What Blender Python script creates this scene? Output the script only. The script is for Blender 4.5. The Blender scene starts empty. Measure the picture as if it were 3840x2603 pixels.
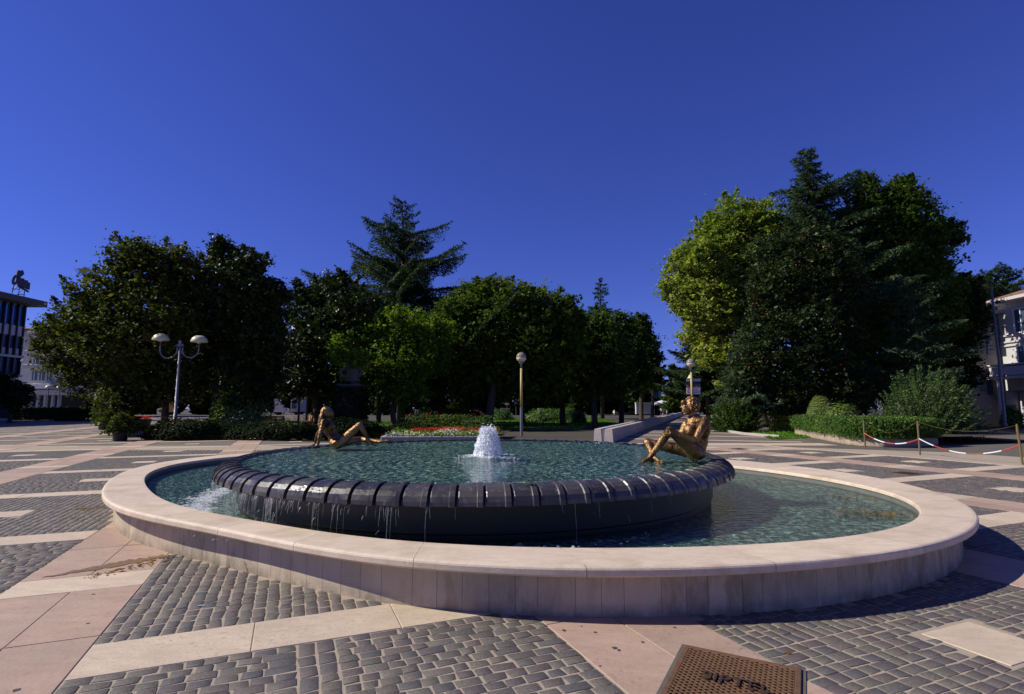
import bpy, math, random
import numpy as np
from mathutils import Vector
R = math.radians
rng = np.random.default_rng(7); random.seed(7)
scn = bpy.context.scene
COL = scn.collection
# ------------------------------------------------------------ camera model
F = 2000.0; CX, CY = 1920.0, 1301.5; CAMZ = 1.65
PITCH = math.atan(226 / F); CP, SP = math.cos(PITCH), math.sin(PITCH)
def ray(px, py):
    a = (px - CX) / F; b = -(py - CY) / F
    return a, CP - SP * b, SP + CP * b
def G(px, py, z=0.0):
    a, y, c = ray(px, py); t = (z - CAMZ) / c
    return Vector((a * t, y * t, z))
def P(px, py, Y):
    a, y, c = ray(px, py); t = Y / y
    return Vector((a * t, Y, CAMZ + c * t))
def S(r, Y): return r * Y / F
# ------------------------------------------------------------ tagging
def tag(o, label=None, cat=None, group=None, kind=None):
    if label: o['label'] = label
    if cat: o['category'] = cat
    if group: o['group'] = group
    if kind: o['kind'] = kind
    return o
def empty(name, loc, label=None, cat=None, group=None, rz=0):
    o = bpy.data.objects.new(name, None); COL.objects.link(o)
    o.location = loc; o.rotation_euler = (0, 0, rz); o.empty_display_size = .2
    return tag(o, label, cat, group)
def origin(p):
    v = Vector((0, 0, 0))
    while p is not None: v = v + Vector(p.location); p = p.parent
    return v
def link(name, me, mats, parent=None, loc=None, smooth=False):
    o = bpy.data.objects.new(name, me); COL.objects.link(o)
    for m in (mats if isinstance(mats, (list, tuple)) else [mats]): me.materials.append(m)
    off = origin(parent) if parent is not None else Vector((0, 0, 0))
    if parent is not None: o.parent = parent
    if loc is not None: o.location = Vector(loc) - off; off = Vector(loc)
    if off.length > 0:
        n = len(me.vertices); a = np.empty(n * 3, np.float32); me.vertices.foreach_get('co', a)
        a = a.reshape(-1, 3) - np.array(off, np.float32); me.vertices.foreach_set('co', a.ravel())
    if smooth: me.polygons.foreach_set('use_smooth', [True] * len(me.polygons))
    me.update()
    return o
def npmesh(name, V, F4, rnd=None, mi=None, k=4):
    me = bpy.data.meshes.new(name); V = np.asarray(V, np.float32); F4 = np.asarray(F4, np.int32)
    me.vertices.add(len(V)); me.vertices.foreach_set('co', V.ravel())
    n = len(F4); me.loops.add(n * k); me.loops.foreach_set('vertex_index', F4.ravel())
    me.polygons.add(n); me.polygons.foreach_set('loop_start', np.arange(0, n * k, k, dtype=np.int32))
    me.polygons.foreach_set('loop_total', np.full(n, k, np.int32))
    if mi is not None: me.polygons.foreach_set('material_index', mi)
    if rnd is not None:
        at = me.attributes.new('rnd', 'FLOAT', 'FACE'); at.data.foreach_set('value', np.asarray(rnd, np.float32))
    me.update(calc_edges=True); return me
class MB:
    def __init__(s): s.v = []; s.f = []; s.m = []; s.r = []; s.uv = None
    def add(s, vs, fs, mi=0, rnd=0.0):
        b = len(s.v); s.v += [tuple(v) for v in vs]
        for f in fs: s.f.append(tuple(b + i for i in f)); s.m.append(mi); s.r.append(rnd)
    def box(s, c, d, rz=0, mi=0, rnd=0.0, bev=0.0, axes=None):
        c = Vector(c); hx, hy, hz = d[0] / 2, d[1] / 2, d[2] / 2
        ca, sa = math.cos(rz), math.sin(rz)
        def T(x, y, z):
            if axes: return c + axes[0] * x + axes[1] * y + axes[2] * z
            return c + Vector((ca * x - sa * y, sa * x + ca * y, z))
        if bev <= 0:
            vs = [T(x, y, z) for z in (-hz, hz) for y in (-hy, hy) for x in (-hx, hx)]
            s.add(vs, [(0, 2, 3, 1), (4, 5, 7, 6), (0, 1, 5, 4), (2, 6, 7, 3), (0, 4, 6, 2), (1, 3, 7, 5)], mi, rnd)
        else:
            b = min(bev, hx * .9, hy * .9, hz * .9)
            prof = [(-hz, 0), (hz - b, 0), (hz - b * .3, b * .3), (hz, b)]
            vs = []
            for z, i in prof:
                x, y = hx - i, hy - i; q = min(b, x * .5, y * .5) * .7
                vs += [T(-x + q, -y, z), T(x - q, -y, z), T(x, -y + q, z), T(x, y - q, z), T(x - q, y, z), T(-x + q, y, z), T(-x, y - q, z), T(-x, -y + q, z)]
            fs = [tuple(range(7, -1, -1)), tuple(range(24, 32))]
            for k in range(3):
                for i in range(8):
                    j = (i + 1) % 8; fs.append((k * 8 + i, k * 8 + j, k * 8 + 8 + j, k * 8 + 8 + i))
            s.add(vs, fs, mi, rnd)
    def tube(s, pts, rad, n=8, mi=0, rnd=0.0, cap=True):
        pts = [Vector(p) for p in pts]
        if not isinstance(rad, (list, tuple)): rad = [rad] * len(pts)
        vs = []; up = Vector((0, 0, 1)); prev = None
        for i, p in enumerate(pts):
            d = (pts[min(i + 1, len(pts) - 1)] - pts[max(i - 1, 0)]).normalized()
            if prev is None:
                a = d.cross(up if abs(d.z) < .95 else Vector((1, 0, 0))).normalized()
            else:
                a = (prev - d * prev.dot(d)).normalized()
            prev = a; b = d.cross(a)
            for k in range(n):
                t = 2 * math.pi * k / n; vs.append(p + (a * math.cos(t) + b * math.sin(t)) * rad[i])
        fs = []
        for i in range(len(pts) - 1):
            for k in range(n):
                j = (k + 1) % n; fs.append((i * n + k, i * n + j, i * n + n + j, i * n + n + k))
        if cap: fs += [tuple(range(n - 1, -1, -1)), tuple(range(len(vs) - n, len(vs)))]
        s.add(vs, fs, mi, rnd)
    def lathe(s, c, prof, n=24, mi=0, rnd=0.0, caps=True):
        c = Vector(c); vs = []
        for r, z in prof:
            for k in range(n):
                t = 2 * math.pi * k / n; vs.append(c + Vector((r * math.cos(t), r * math.sin(t), z)))
        fs = []
        for i in range(len(prof) - 1):
            for k in range(n):
                j = (k + 1) % n; fs.append((i * n + k, i * n + j, i * n + n + j, i * n + n + k))
        if caps:
            if prof[0][0] > 1e-3: fs.append(tuple(range(n - 1, -1, -1)))
            if prof[-1][0] > 1e-3: fs.append(tuple(range(len(vs) - n, len(vs))))
        s.add(vs, fs, mi, rnd)
    def ell(s, c, r, n=12, m=8, mi=0, rnd=0.0, axes=None):
        c = Vector(c); vs = []
        ax = axes or (Vector((1, 0, 0)), Vector((0, 1, 0)), Vector((0, 0, 1)))
        for i in range(m + 1):
            ph = math.pi * i / m
            for k in range(n):
                t = 2 * math.pi * k / n
                vs.append(c + ax[0] * (r[0] * math.sin(ph) * math.cos(t)) + ax[1] * (r[1] * math.sin(ph) * math.sin(t)) + ax[2] * (-r[2] * math.cos(ph)))
        fs = [(i * n + k, i * n + (k + 1) % n, i * n + n + (k + 1) % n, i * n + n + k) for i in range(m) for k in range(n)]
        s.add(vs, fs, mi, rnd)
    def build(s, name, mats, parent=None, loc=None, smooth=False, merge=False):
        me = bpy.data.meshes.new(name); me.from_pydata(s.v, [], s.f)
        me.polygons.foreach_set('material_index', s.m)
        at = me.attributes.new('rnd', 'FLOAT', 'FACE'); at.data.foreach_set('value', s.r)
        if merge:
            me.validate()
        return link(name, me, mats, parent, loc, smooth)
def bake(o):
    dg = bpy.context.evaluated_depsgraph_get(); dg.update()
    me = bpy.data.meshes.new_from_object(o.evaluated_get(dg), depsgraph=dg)
    o.modifiers.clear(); old = o.data; o.data = me; bpy.data.meshes.remove(old)
    return o
def text_mesh(name, s, size, extrude, M, mat, parent=None):
    cu = bpy.data.curves.new(name, 'FONT'); cu.body = s; cu.size = size; cu.extrude = extrude
    cu.align_x = 'CENTER'; cu.align_y = 'CENTER'
    o = bpy.data.objects.new(name, cu); COL.objects.link(o)
    dg = bpy.context.evaluated_depsgraph_get(); dg.update()
    me = bpy.data.meshes.new_from_object(o.evaluated_get(dg), depsgraph=dg)
    bpy.data.objects.remove(o)
    o_, ax, ay, az = M
    for v in me.vertices: v.co = o_ + ax * v.co.x + ay * v.co.y + az * v.co.z
    return link(name, me, mat, parent)
# ------------------------------------------------------------ materials
class N:
    def __init__(s, name):
        s.m = bpy.data.materials.new(name); s.m.use_nodes = True; s.t = s.m.node_tree; s.t.nodes.clear()
        s.out = s.t.nodes.new('ShaderNodeOutputMaterial')
    def n(s, ty, ins=None, **kw):
        nd = s.t.nodes.new(ty)
        for k, v in kw.items(): setattr(nd, k, v)
        for k, v in (ins or {}).items():
            if isinstance(v, bpy.types.NodeSocket): s.t.links.new(v, nd.inputs[k])
            else: nd.inputs[k].default_value = v
        return nd
    def mix(s, f, a, b, blend='MIX'):
        nd = s.n('ShaderNodeMix', data_type='RGBA', blend_type=blend)
        for i, v in ((0, f), (6, a), (7, b)):
            if isinstance(v, bpy.types.NodeSocket): s.t.links.new(v, nd.inputs[i])
            else: nd.inputs[i].default_value = v if i == 0 else c4(v)
        return nd.outputs[2]
    def ramp(s, f, stops):
        nd = s.n('ShaderNodeValToRGB', {'Fac': f}); e = nd.color_ramp.elements
        while len(e) < len(stops): e.new(.5)
        for x, (p, c) in zip(e, stops): x.position = p; x.color = c4(c)
        return nd.outputs[0]
    def noise(s, scale, detail=4, rough=.6, vec=None, out=0):
        i = {'Scale': scale, 'Detail': detail, 'Roughness': rough}
        if vec is not None: i['Vector'] = vec
        return s.n('ShaderNodeTexNoise', i).outputs[out]
    def coord(s): return s.n('ShaderNodeTexCoord').outputs['Object']
    def pos(s): return s.n('ShaderNodeNewGeometry').outputs['Position']
    def rnd(s): return s.n('ShaderNodeAttribute', attribute_name='rnd').outputs['Fac']
    def math(s, op, a, b=0.0, clamp=False):
        nd = s.n('ShaderNodeMath', operation=op, use_clamp=clamp)
        for i, v in ((0, a), (1, b)):
            if isinstance(v, bpy.types.NodeSocket): s.t.links.new(v, nd.inputs[i])
            else: nd.inputs[i].default_value = v
        return nd.outputs[0]
    def bump(s, h, st=.3, dist=.02):
        return s.n('ShaderNodeBump', {'Height': h, 'Strength': st, 'Distance': dist}).outputs[0]
    def pr(s, base, rough=.7, **kw):
        ins = {'Base Color': base if isinstance(base, bpy.types.NodeSocket) else c4(base), 'Roughness': rough}
        ins.update(kw); nd = s.n('ShaderNodeBsdfPrincipled', ins)
        s.t.links.new(nd.outputs[0], s.out.inputs[0]); return nd
    def surf(s, sock): s.t.links.new(sock, s.out.inputs[0]); return s.m
def c4(c): return (c[0], c[1], c[2], 1.0) if len(c) == 3 else tuple(c)
def stone(name, a, b, scale=3, speck=.5, bump=.25, rough=.75, stain=None, tint=.12):
    n = N(name); p = n.pos()
    col = n.mix(n.noise(scale, 5, .6, p), a, b)
    sp = n.ramp(n.noise(scale * 14, 3, .7, p), [(.33, (.45, .42, .4)), (.45, (1, 1, 1))])
    lowm = n.ramp(n.noise(.8, 3, .6, p), [(.4, (.15, .15, .15)), (.62, (1, 1, 1))])
    col = n.mix(n.math('MULTIPLY', lowm, speck), col, n.mix(1.0, col, sp, 'MULTIPLY'))
    col = n.mix(1.0, col, n.ramp(n.noise(scale * 2.3, 6, .7, n.n('ShaderNodeMapping', {'Vector': p, 'Rotation': (0, 0, .9), 'Scale': (1, 3.2, 1)}).outputs[0]), [(.3, (.86, .84, .82)), (.7, (1.1, 1.09, 1.07))]), 'MULTIPLY')
    r = n.rnd(); tn = n.ramp(r, [(0, (1 - tint, 1 - tint, 1 - tint)), (1, (1 + tint, 1 + tint * .9, 1 + tint * .8))])
    col = n.mix(1.0, col, tn, 'MULTIPLY')
    if stain is not None:
        f = n.ramp(n.noise(1.7, 6, .65, p), [(.5, (0, 0, 0)), (.68, (1, 1, 1))])
        col = n.mix(n.math('MULTIPLY', f, stain[3]), col, stain[:3])
    n.pr(col, rough, Normal=n.bump(n.noise(scale * 25, 4, .6, p), bump, .01)); return n.m
def plain(name, c, rough=.6, metal=0.0, var=.15, sc=8, **kw):
    n = N(name); p = n.pos()
    col = n.mix(n.noise(sc, 4, .6, p), [x * (1 - var) for x in c], [x * (1 + var) for x in c])
    n.pr(col, rough, Metallic=metal, Normal=n.bump(n.noise(sc * 6, 3, .6, p), .08, .01), **kw); return n.m
def leafmat(name, cols, trans=.35, rough=.55, tl=(1.5, 1.7, .5), spec=.12, patch=.6):
    n = N(name); p = n.pos(); r = n.rnd(); k = len(cols)
    col = n.ramp(r, [(i / (k - 1) if k > 1 else 0, c) for i, c in enumerate(cols)])
    big = n.ramp(n.noise(patch, 3, .6, p), [(.35, (.75, .8, .8)), (.65, (1.2, 1.15, 1.0))])
    col = n.mix(1.0, col, big, 'MULTIPLY')
    b = n.pr(col, rough); b.inputs['Specular IOR Level'].default_value = spec
    tc = n.mix(1.0, col, tl, 'MULTIPLY')
    t = n.n('ShaderNodeBsdfTranslucent', {'Color': tc})
    mx = n.n('ShaderNodeMixShader', {0: trans}); n.t.links.new(b.outputs[0], mx.inputs[1]); n.t.links.new(t.outputs[0], mx.inputs[2])
    n.surf(mx.outputs[0]); return n.m
M = {}
M['cream'] = stone('cream_stone', (.48, .385, .28), (.62, .51, .385), 1.6, .6, .3, .72, (.40, .33, .25, .4), .08)
M['pink'] = stone('pink_stone', (.33, .225, .17), (.47, .34, .262), 1.1, .6, .3, .72, (.33, .27, .2, .45), .10)
M['coping'] = stone('coping_stone', (.60, .485, .36), (.70, .585, .46), 2.6, .25, .25, .62, (.42, .31, .20, .6), .07)
def m_wall():
    n = N('wall_stone'); p = n.pos(); r = n.rnd()
    col = n.mix(n.noise(2.5, 5, .6, p), (.42, .345, .25), (.56, .475, .37))
    col = n.mix(1.0, col, n.ramp(r, [(0, (.84, .82, .80)), (1, (1.14, 1.10, 1.04))]), 'MULTIPLY')
    mp = n.n('ShaderNodeMapping', {'Vector': p, 'Scale': (1, 1, .3)}).outputs[0]
    dr = n.ramp(n.noise(9, 5, .7, mp), [(.42, (0, 0, 0)), (.60, (1, 1, 1))])
    pa = n.ramp(n.noise(.9, 4, .6, p), [(.40, (.15, .15, .15)), (.56, (1, 1, 1))])
    f = n.math('MULTIPLY', n.math('MULTIPLY', dr, pa), .5)
    col = n.mix(f, col, (.17, .115, .045))
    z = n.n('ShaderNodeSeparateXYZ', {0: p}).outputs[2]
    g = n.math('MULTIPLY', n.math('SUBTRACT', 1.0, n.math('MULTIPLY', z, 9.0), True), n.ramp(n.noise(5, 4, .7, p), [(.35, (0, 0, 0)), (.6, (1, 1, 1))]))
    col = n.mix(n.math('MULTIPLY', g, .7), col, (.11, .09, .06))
    n.pr(col, .75, Normal=n.bump(n.noise(60, 4, .65, p), .35, .01)); return n.m
M['wallstone_old'] = stone('wall_stone', (.40, .315, .26), (.52, .42, .36), 2.2, .35, .3, .75, (.22, .16, .075, .75), .14)
M['joint'] = stone('joint_mortar', (.40, .25, .12), (.48, .31, .17), 6, .4, .3, .9)
M['mortar'] = stone('sand_mortar', (.36, .30, .22), (.46, .38, .29), 9, .5, .4, .95)
M['bench'] = stone('bench_stone', (.42, .37, .34), (.52, .47, .43), 4, .6, .3, .8)
M['greystone'] = stone('grey_stone', (.07, .066, .058), (.16, .15, .135), 3, .5, .4, .85, (.05, .05, .045, .7))
def m_cobble():
    n = N('cobble_stone'); p = n.pos(); r = n.rnd()
    col = n.ramp(r, [(0, (.095, .087, .078)), (.25, (.135, .118, .092)), (.5, (.088, .084, .082)), (.75, (.115, .088, .080)), (1, (.145, .13, .105))])
    nz = n.noise(55, 5, .7, p)
    col = n.mix(1.0, col, n.ramp(nz, [(.3, (.6, .6, .6)), (.7, (1.35, 1.35, 1.35))]), 'MULTIPLY')
    st = n.ramp(n.noise(1.1, 5, .6, p), [(.6, (0, 0, 0)), (.72, (1, 1, 1))])
    col = n.mix(n.math('MULTIPLY', st, .22), col, (.4, .36, .3))
    n.pr(col, .72, Normal=n.bump(nz, .45, .01)); return n.m
M['cobble'] = m_cobble()
ANG = R(22.5)
def m_farpave():
    n = N('far_cobble_paving'); p = n.pos()
    mp = n.n('ShaderNodeMapping', {'Vector': p, 'Rotation': (0, 0, -ANG)}, vector_type='TEXTURE').outputs[0]
    mp = n.n('ShaderNodeMapping', {'Vector': p, 'Rotation': (0, 0, -ANG)}).outputs[0]
    b = n.n('ShaderNodeTexBrick', {'Vector': mp, 'Color1': c4((.10, .085, .072)), 'Color2': c4((.155, .125, .10)), 'Mortar': c4((.24, .2, .16)), 'Scale': 1.0, 'Mortar Size': .007, 'Brick Width': .19, 'Row Height': .115, 'Bias': -.1})
    col = n.mix(1.0, b.outputs[0], n.ramp(n.noise(.5, 5, .6, p), [(.3, (.85, .85, .85)), (.7, (1.15, 1.12, 1.1))]), 'MULTIPLY')
    n.pr(col, .8, Normal=n.bump(b.outputs['Fac'], -.4, .01)); return n.m
M['farpave'] = m_farpave()
M['asphalt'] = stone('asphalt', (.10, .085, .07), (.15, .13, .11), 1.2, .8, .5, .9)
M['soil'] = stone('soil', (.030, .022, .015), (.06, .045, .03), 3, .6, .6, .95)
M['ground'] = stone('park_ground', (.045, .04, .028), (.07, .06, .04), .6, .5, .4, .95)
M['steel'] = plain('brushed_steel', (.30, .32, .36), .35, .9)
M['lampgrey'] = plain('lamp_grey_metal', (.17, .17, .20), .45, .3)
M['yellowpole'] = plain('yellow_pole_paint', (.42, .34, .13), .5, 0, .25, 12)
M['darkmetal'] = plain('dark_metal', (.03, .03, .032), .5, .3)
M['postyellow'] = plain('post_rusty_yellow', (.15, .10, .035), .7, 0, .5, 30)
M['rust'] = plain('rusty_iron', (.19, .105, .055), .6, .4, .5, 25)
M['rustdark'] = plain('rusty_pit', (.012, .008, .006), .9)
M['red'] = plain('red_plastic', (.40, .035, .018), .5)
M['white'] = plain('white_paint', (.75, .75, .75), .5, 0, .04)
M['wood'] = plain('bench_wood', (.30, .12, .05), .6, 0, .3, 10)
M['bark'] = plain('bark', (.055, .042, .03), .95, 0, .5, 6)
M['globelow'] = plain('frosted_globe', (.62, .54, .36), .3, 0, .08, 20)
M['shade'] = plain('lamp_shade_cream', (.58, .54, .33), .35, 0, .06)
M['black'] = plain('black_paint', (.01, .01, .01), .5)
M['robe'] = M['greystone']
M['wallstone'] = m_wall()
def m_bronze():
    n = N('gilded_bronze'); p = n.pos()
    col = n.mix(n.noise(9, 5, .6, p), (.12, .06, .025), (.50, .30, .13))
    dk = n.ramp(n.noise(3, 5, .6, p), [(.36, (.30, .29, .25)), (.58, (1, 1, 1))])
    col = n.mix(1.0, col, dk, 'MULTIPLY')
    n.pr(col, n.math('MULTIPLY_ADD', n.noise(20, 3, .6, p), .35), Metallic=.85, Normal=n.bump(n.noise(17, 5, .6, p), .9, .03))
    return n.m
M['bronze'] = m_bronze()
for nd in M['bronze'].node_tree.nodes:
    if nd.bl_idname == 'ShaderNodeMath' and nd.operation == 'MULTIPLY_ADD': nd.inputs[2].default_value = .20
def m_rim():
    n = N('wet_dark_stone'); p = n.pos(); r = n.rnd()
    col = n.mix(n.noise(7, 5, .65, p), (.025, .023, .024), (.075, .067, .066))
    col = n.mix(1.0, col, n.ramp(r, [(0, (.6, .6, .62)), (.7, (1.1, 1.1, 1.1)), (1, (1.5, 1.45, 1.35))]), 'MULTIPLY')
    lm = n.ramp(n.noise(14, 6, .7, n.n('ShaderNodeMapping', {'Vector': p, 'Scale': (1, 1, .3)}).outputs[0]), [(.56, (0, 0, 0)), (.70, (1, 1, 1))]); col = n.mix(n.math('MULTIPLY', lm, .35), col, (.30, .28, .26))
    rg = n.ramp(n.noise(5, 4, .6, p), [(.35, (.16, .16, .16)), (.62, (.5, .5, .5))])
    n.pr(col, rg, Normal=n.bump(n.noise(45, 4, .6, p), .2, .01)); return n.m
M['rim'] = m_rim()
M['wetshadestone'] = plain('wet_shaded_inner_stone', (.13, .135, .12), .4, 0, .3, 4)  # wet stone, with the shade under the coping lip put into its dark tone
M['bowlwall'] = plain('dark_wet_wall', (.008, .008, .008), .45, 0, .4, 5)
M['floor'] = None
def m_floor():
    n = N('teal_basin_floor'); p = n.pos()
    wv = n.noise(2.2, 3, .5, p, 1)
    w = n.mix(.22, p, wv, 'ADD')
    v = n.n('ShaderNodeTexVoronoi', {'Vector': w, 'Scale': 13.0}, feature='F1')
    col = n.ramp(v.outputs['Distance'], [(0, (.11, .155, .135)), (.4, (.19, .265, .235)), (.62, (.38, .48, .42)), (.85, (.86, .92, .82))])  # pale specks put the water's caustic glints into the floor colour
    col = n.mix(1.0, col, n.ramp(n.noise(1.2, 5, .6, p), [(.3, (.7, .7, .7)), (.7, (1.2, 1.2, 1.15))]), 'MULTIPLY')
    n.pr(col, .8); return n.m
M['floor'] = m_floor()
def m_water(name, sc, amp, tint, ctr=None, rings=0.0, streak=1.0):
    n = N(name); p = n.pos()
    mp = n.n('ShaderNodeMapping', {'Vector': p, 'Scale': (1.0, streak, 1.0)}).outputs[0]
    h = n.math('ADD', n.noise(sc, 3, .55, mp), n.math('MULTIPLY', n.noise(sc * 2.7, 3, .55, mp), .45))
    if rings:
        v = n.n('ShaderNodeVectorMath', {0: p, 1: ctr}, operation='DISTANCE').outputs['Value']
        ds = n.math('ADD', v, n.math('MULTIPLY', n.noise(1.5, 2, .5, p), .12))
        s = n.math('SINE', n.math('MULTIPLY', ds, 42.0))
        h = n.math('ADD', h, n.math('MULTIPLY', s, rings))
    bp = n.bump(h, 1.0, amp)
    fr = n.n('ShaderNodeFresnel', {'IOR': 1.33, 'Normal': bp}).outputs[0]
    g = n.n('ShaderNodeBsdfGlossy', {'Color': (1, 1, 1, 1), 'Roughness': .04, 'Normal': bp})
    t = n.n('ShaderNodeBsdfTransparent', {'Color': c4(tint)})
    m0 = t
    m1 = n.n('ShaderNodeMixShader', {0: fr}); n.t.links.new(m0.outputs[0], m1.inputs[1]); n.t.links.new(g.outputs[0], m1.inputs[2])
    n.surf(m1.outputs[0]); return n.m
def m_foam(name, alpha=.25):
    n = N(name)
    b = n.pr((.93, .94, .96), .3); b.inputs['Subsurface Weight'].default_value = 0.0
    t = n.n('ShaderNodeBsdfTransparent'); tr = n.n('ShaderNodeBsdfTranslucent', {'Color': (.85, .88, .95, 1)})
    m0 = n.n('ShaderNodeMixShader', {0: .55}); n.t.links.new(b.outputs[0], m0.inputs[1]); n.t.links.new(tr.outputs[0], m0.inputs[2])
    m1 = n.n('ShaderNodeMixShader', {0: alpha}); n.t.links.new(m0.outputs[0], m1.inputs[1]); n.t.links.new(t.outputs[0], m1.inputs[2])
    n.surf(m1.outputs[0]); return n.m
M['foam'] = m_foam('foam', .1); M['spray'] = m_foam('falling_spray', .5)
def m_glass():
    n = N('globe_glass')
    g = n.n('ShaderNodeBsdfGlossy', {'Roughness': .08}); t = n.n('ShaderNodeBsdfTransparent', {'Color': (.75, .72, .62, 1)})
    d = n.n('ShaderNodeBsdfDiffuse', {'Color': (.42, .38, .28, 1)})
    a = n.n('ShaderNodeMixShader', {0: .55}); n.t.links.new(t.outputs[0], a.inputs[1]); n.t.links.new(d.outputs[0], a.inputs[2])
    fr = n.n('ShaderNodeFresnel', {'IOR': 1.5}).outputs[0]
    m = n.n('ShaderNodeMixShader', {0: fr}); n.t.links.new(a.outputs[0], m.inputs[1]); n.t.links.new(g.outputs[0], m.inputs[2])
    n.surf(m.outputs[0]); return n.m
M['globetop'] = m_glass()
n_ = N('window_glass'); n_.pr((.05, .08, .14), .08, Metallic=.0); M['glass'] = n_.m
M['leaf_shade'] = leafmat('leaf_shade', [(.006, .010, .004), (.012, .02, .007), (.025, .034, .012)], .15, .8, spec=.03)  # near-black leaves: tree shade put into the colour of the low plantings
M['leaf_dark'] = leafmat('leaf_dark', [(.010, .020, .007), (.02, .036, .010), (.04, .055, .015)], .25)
M['leaf_left'] = leafmat('leaf_left', [(.022, .034, .009), (.04, .06, .013), (.07, .09, .02), (.11, .10, .025)], .32)
M['leaf_maple'] = leafmat('leaf_maple', [(.06, .11, .014), (.10, .17, .02), (.16, .23, .035)], .45)
M['leaf_chest'] = leafmat('leaf_chestnut', [(.025, .05, .010), (.05, .09, .015), (.085, .125, .022), (.14, .125, .03)], .35)
M['leaf_linden'] = leafmat('leaf_linden', [(.08, .125, .022), (.15, .21, .035), (.26, .30, .065), (.48, .44, .15)], .4)
M['leaf_mag'] = leafmat('leaf_magnolia', [(.014, .026, .010), (.028, .045, .013), (.06, .08, .025)], .12, .45, spec=.22)
M['leaf_plane'] = leafmat('leaf_plane', [(.025, .05, .012), (.05, .085, .018), (.085, .13, .03)], .35)
M['needle'] = leafmat('needle_green', [(.022, .042, .018), (.04, .07, .03), (.065, .10, .045)], .15)
M['needleblue'] = leafmat('needle_bluegreen', [(.026, .048, .026), (.045, .078, .042), (.075, .12, .065)], .15)
M['juniper'] = leafmat('juniper_green', [(.035, .07, .026), (.075, .13, .045), (.13, .20, .075)], .2)
M['yew'] = leafmat('yew_green', [(.03, .06, .014), (.06, .11, .02), (.10, .16, .03)], .2)
M['hedge'] = leafmat('hedge_green', [(.035, .08, .018), (.065, .14, .03), (.10, .19, .04), (.15, .20, .06)], .3)
M['shrubpale'] = leafmat('pale_shrub_leaf', [(.10, .15, .04), (.18, .24, .07), (.30, .34, .14)], .35)
M['shrubyellow'] = leafmat('yellow_shrub_leaf', [(.20, .26, .03), (.34, .38, .05), (.5, .42, .06)], .4)
M['grass'] = leafmat('grass_blade', [(.05, .12, .012), (.09, .20, .02), (.13, .26, .03)], .3)
M['flred'] = leafmat('red_petal', [(.45, .02, .015), (.6, .05, .02)], .3, tl=(1, 1, 1))
M['flwhite'] = leafmat('white_petal', [(.6, .6, .5), (.8, .8, .74)], .3, tl=(1, 1, 1))
M['deadleaf'] = leafmat('fallen_leaf', [(.10, .05, .02), (.25, .12, .03), (.4, .28, .05)], .1, tl=(1, 1, 1))
# ------------------------------------------------------------ fountain outline (polar series about a centre)
FC = np.array([-.8, 9.4])
CO = [6.2428, 0.3138, 0.9939, 0.5768, -0.7849, 0.1031, 0.288, -0.1122, -0.1054, 0.1108, -0.021, -0.0462, 0.0378]
CI = [5.5143, 0.1763, 0.7666, 0.5519, -0.8429, 0.0804, 0.2213, -0.1346, -0.2036, 0.1049, -0.0356, -0.039, 0.0234]
def ser(c, t):
    r = c[0]
    for k in range(1, 7): r = r + c[2 * k - 1] * np.cos(k * t) + c[2 * k] * np.sin(k * t)
    return r
def outl(c, off=0.0, n=720):
    t = np.linspace(0, 2 * np.pi, n, endpoint=False); r = ser(c, t)
    p = np.c_[FC[0] + r * np.cos(t), FC[1] + r * np.sin(t)]
    if off:
        d = np.roll(p, -1, 0) - np.roll(p, 1, 0); nn = np.c_[d[:, 1], -d[:, 0]]; nn /= np.hypot(*nn.T)[:, None]; p = p + nn * off
    return p
BC = np.array([-.535, 9.35]); BR = 3.72; ZB = .88; ZT = .43; ZW = .30
def in_fountain(x, y, m=0.0):
    dx, dy = x - FC[0], y - FC[1]; return math.hypot(dx, dy) < ser(CO, math.atan2(dy, dx)) - .14 - m
# ------------------------------------------------------------ ground and paving
ca, sa = math.cos(ANG), math.sin(ANG)
def UV(v, u, z=0.0): return Vector((v * ca - u * sa, v * sa + u * ca, z))
def VU(x, y): return ca * x + sa * y, -sa * x + ca * y
mb = MB(); mb.add([(-400, -60, -.06), (400, -60, -.06), (400, 600, -.06), (-400, 600, -.06)], [(0, 1, 2, 3)])
tag(mb.build('ground', M['ground']), kind='structure')
# plaza sheet: everything this side of the park edge, open to the left distance
mb = MB()
plaza = [(-150, -12), (19.5, -12)] + [tuple(UV(19.0, u)[:2]) for u in (2, 6, 12, 18.6)] + [(14.2, 26.2), (9, 26.2), (1, 26.9), (-9, 26.0), (-19, 29.0), (-26, 33), (-34, 60), (-44, 118), (-150, 118)]
mb.add([(x, y, -.014) for x, y in plaza], [tuple(range(len(plaza)))])
tag(mb.build('plaza_paving', M['farpave']), kind='structure')
mb = MB(); asp = [tuple(UV(19.0, u)[:2]) for u in (2, 6, 12, 18.6)] + [(14.3, 40), (60, 40), (60, 0), (21, 0)]
mb.add([(x, y, -.02) for x, y in asp], [tuple(range(len(asp)))])
tag(mb.build('asphalt', M['asphalt']), kind='structure')
# path beside the long bench, running away
BD = Vector((.335, .942, 0)); BN = Vector((.942, -.335, 0))
bs = G(2226, 1657)
mb = MB(); q = bs + BN * .4
mb.add([(q + BD * -.5 + Vector((0, 0, -.008))), (q + BN * 9.5 + BD * -3 + Vector((0, 0, -.008))), (q + BN * 9.5 + BD * 130 + Vector((0, 0, -.008))), (q + BD * 130 + Vector((0, 0, -.008)))], [(0, 1, 2, 3)])
tag(mb.build('path', M['farpave']), kind='structure')
mb = MB()
for i in range(24):
    d = 3.2 + i * 4.1
    c = q + BD * d + BN * 4.6
    mb.box((c.x, c.y, -.002), (8.8, .6, .006), math.atan2(BN.y, BN.x))
tag(mb.build('path_bands', M['cream']), kind='structure')
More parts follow.
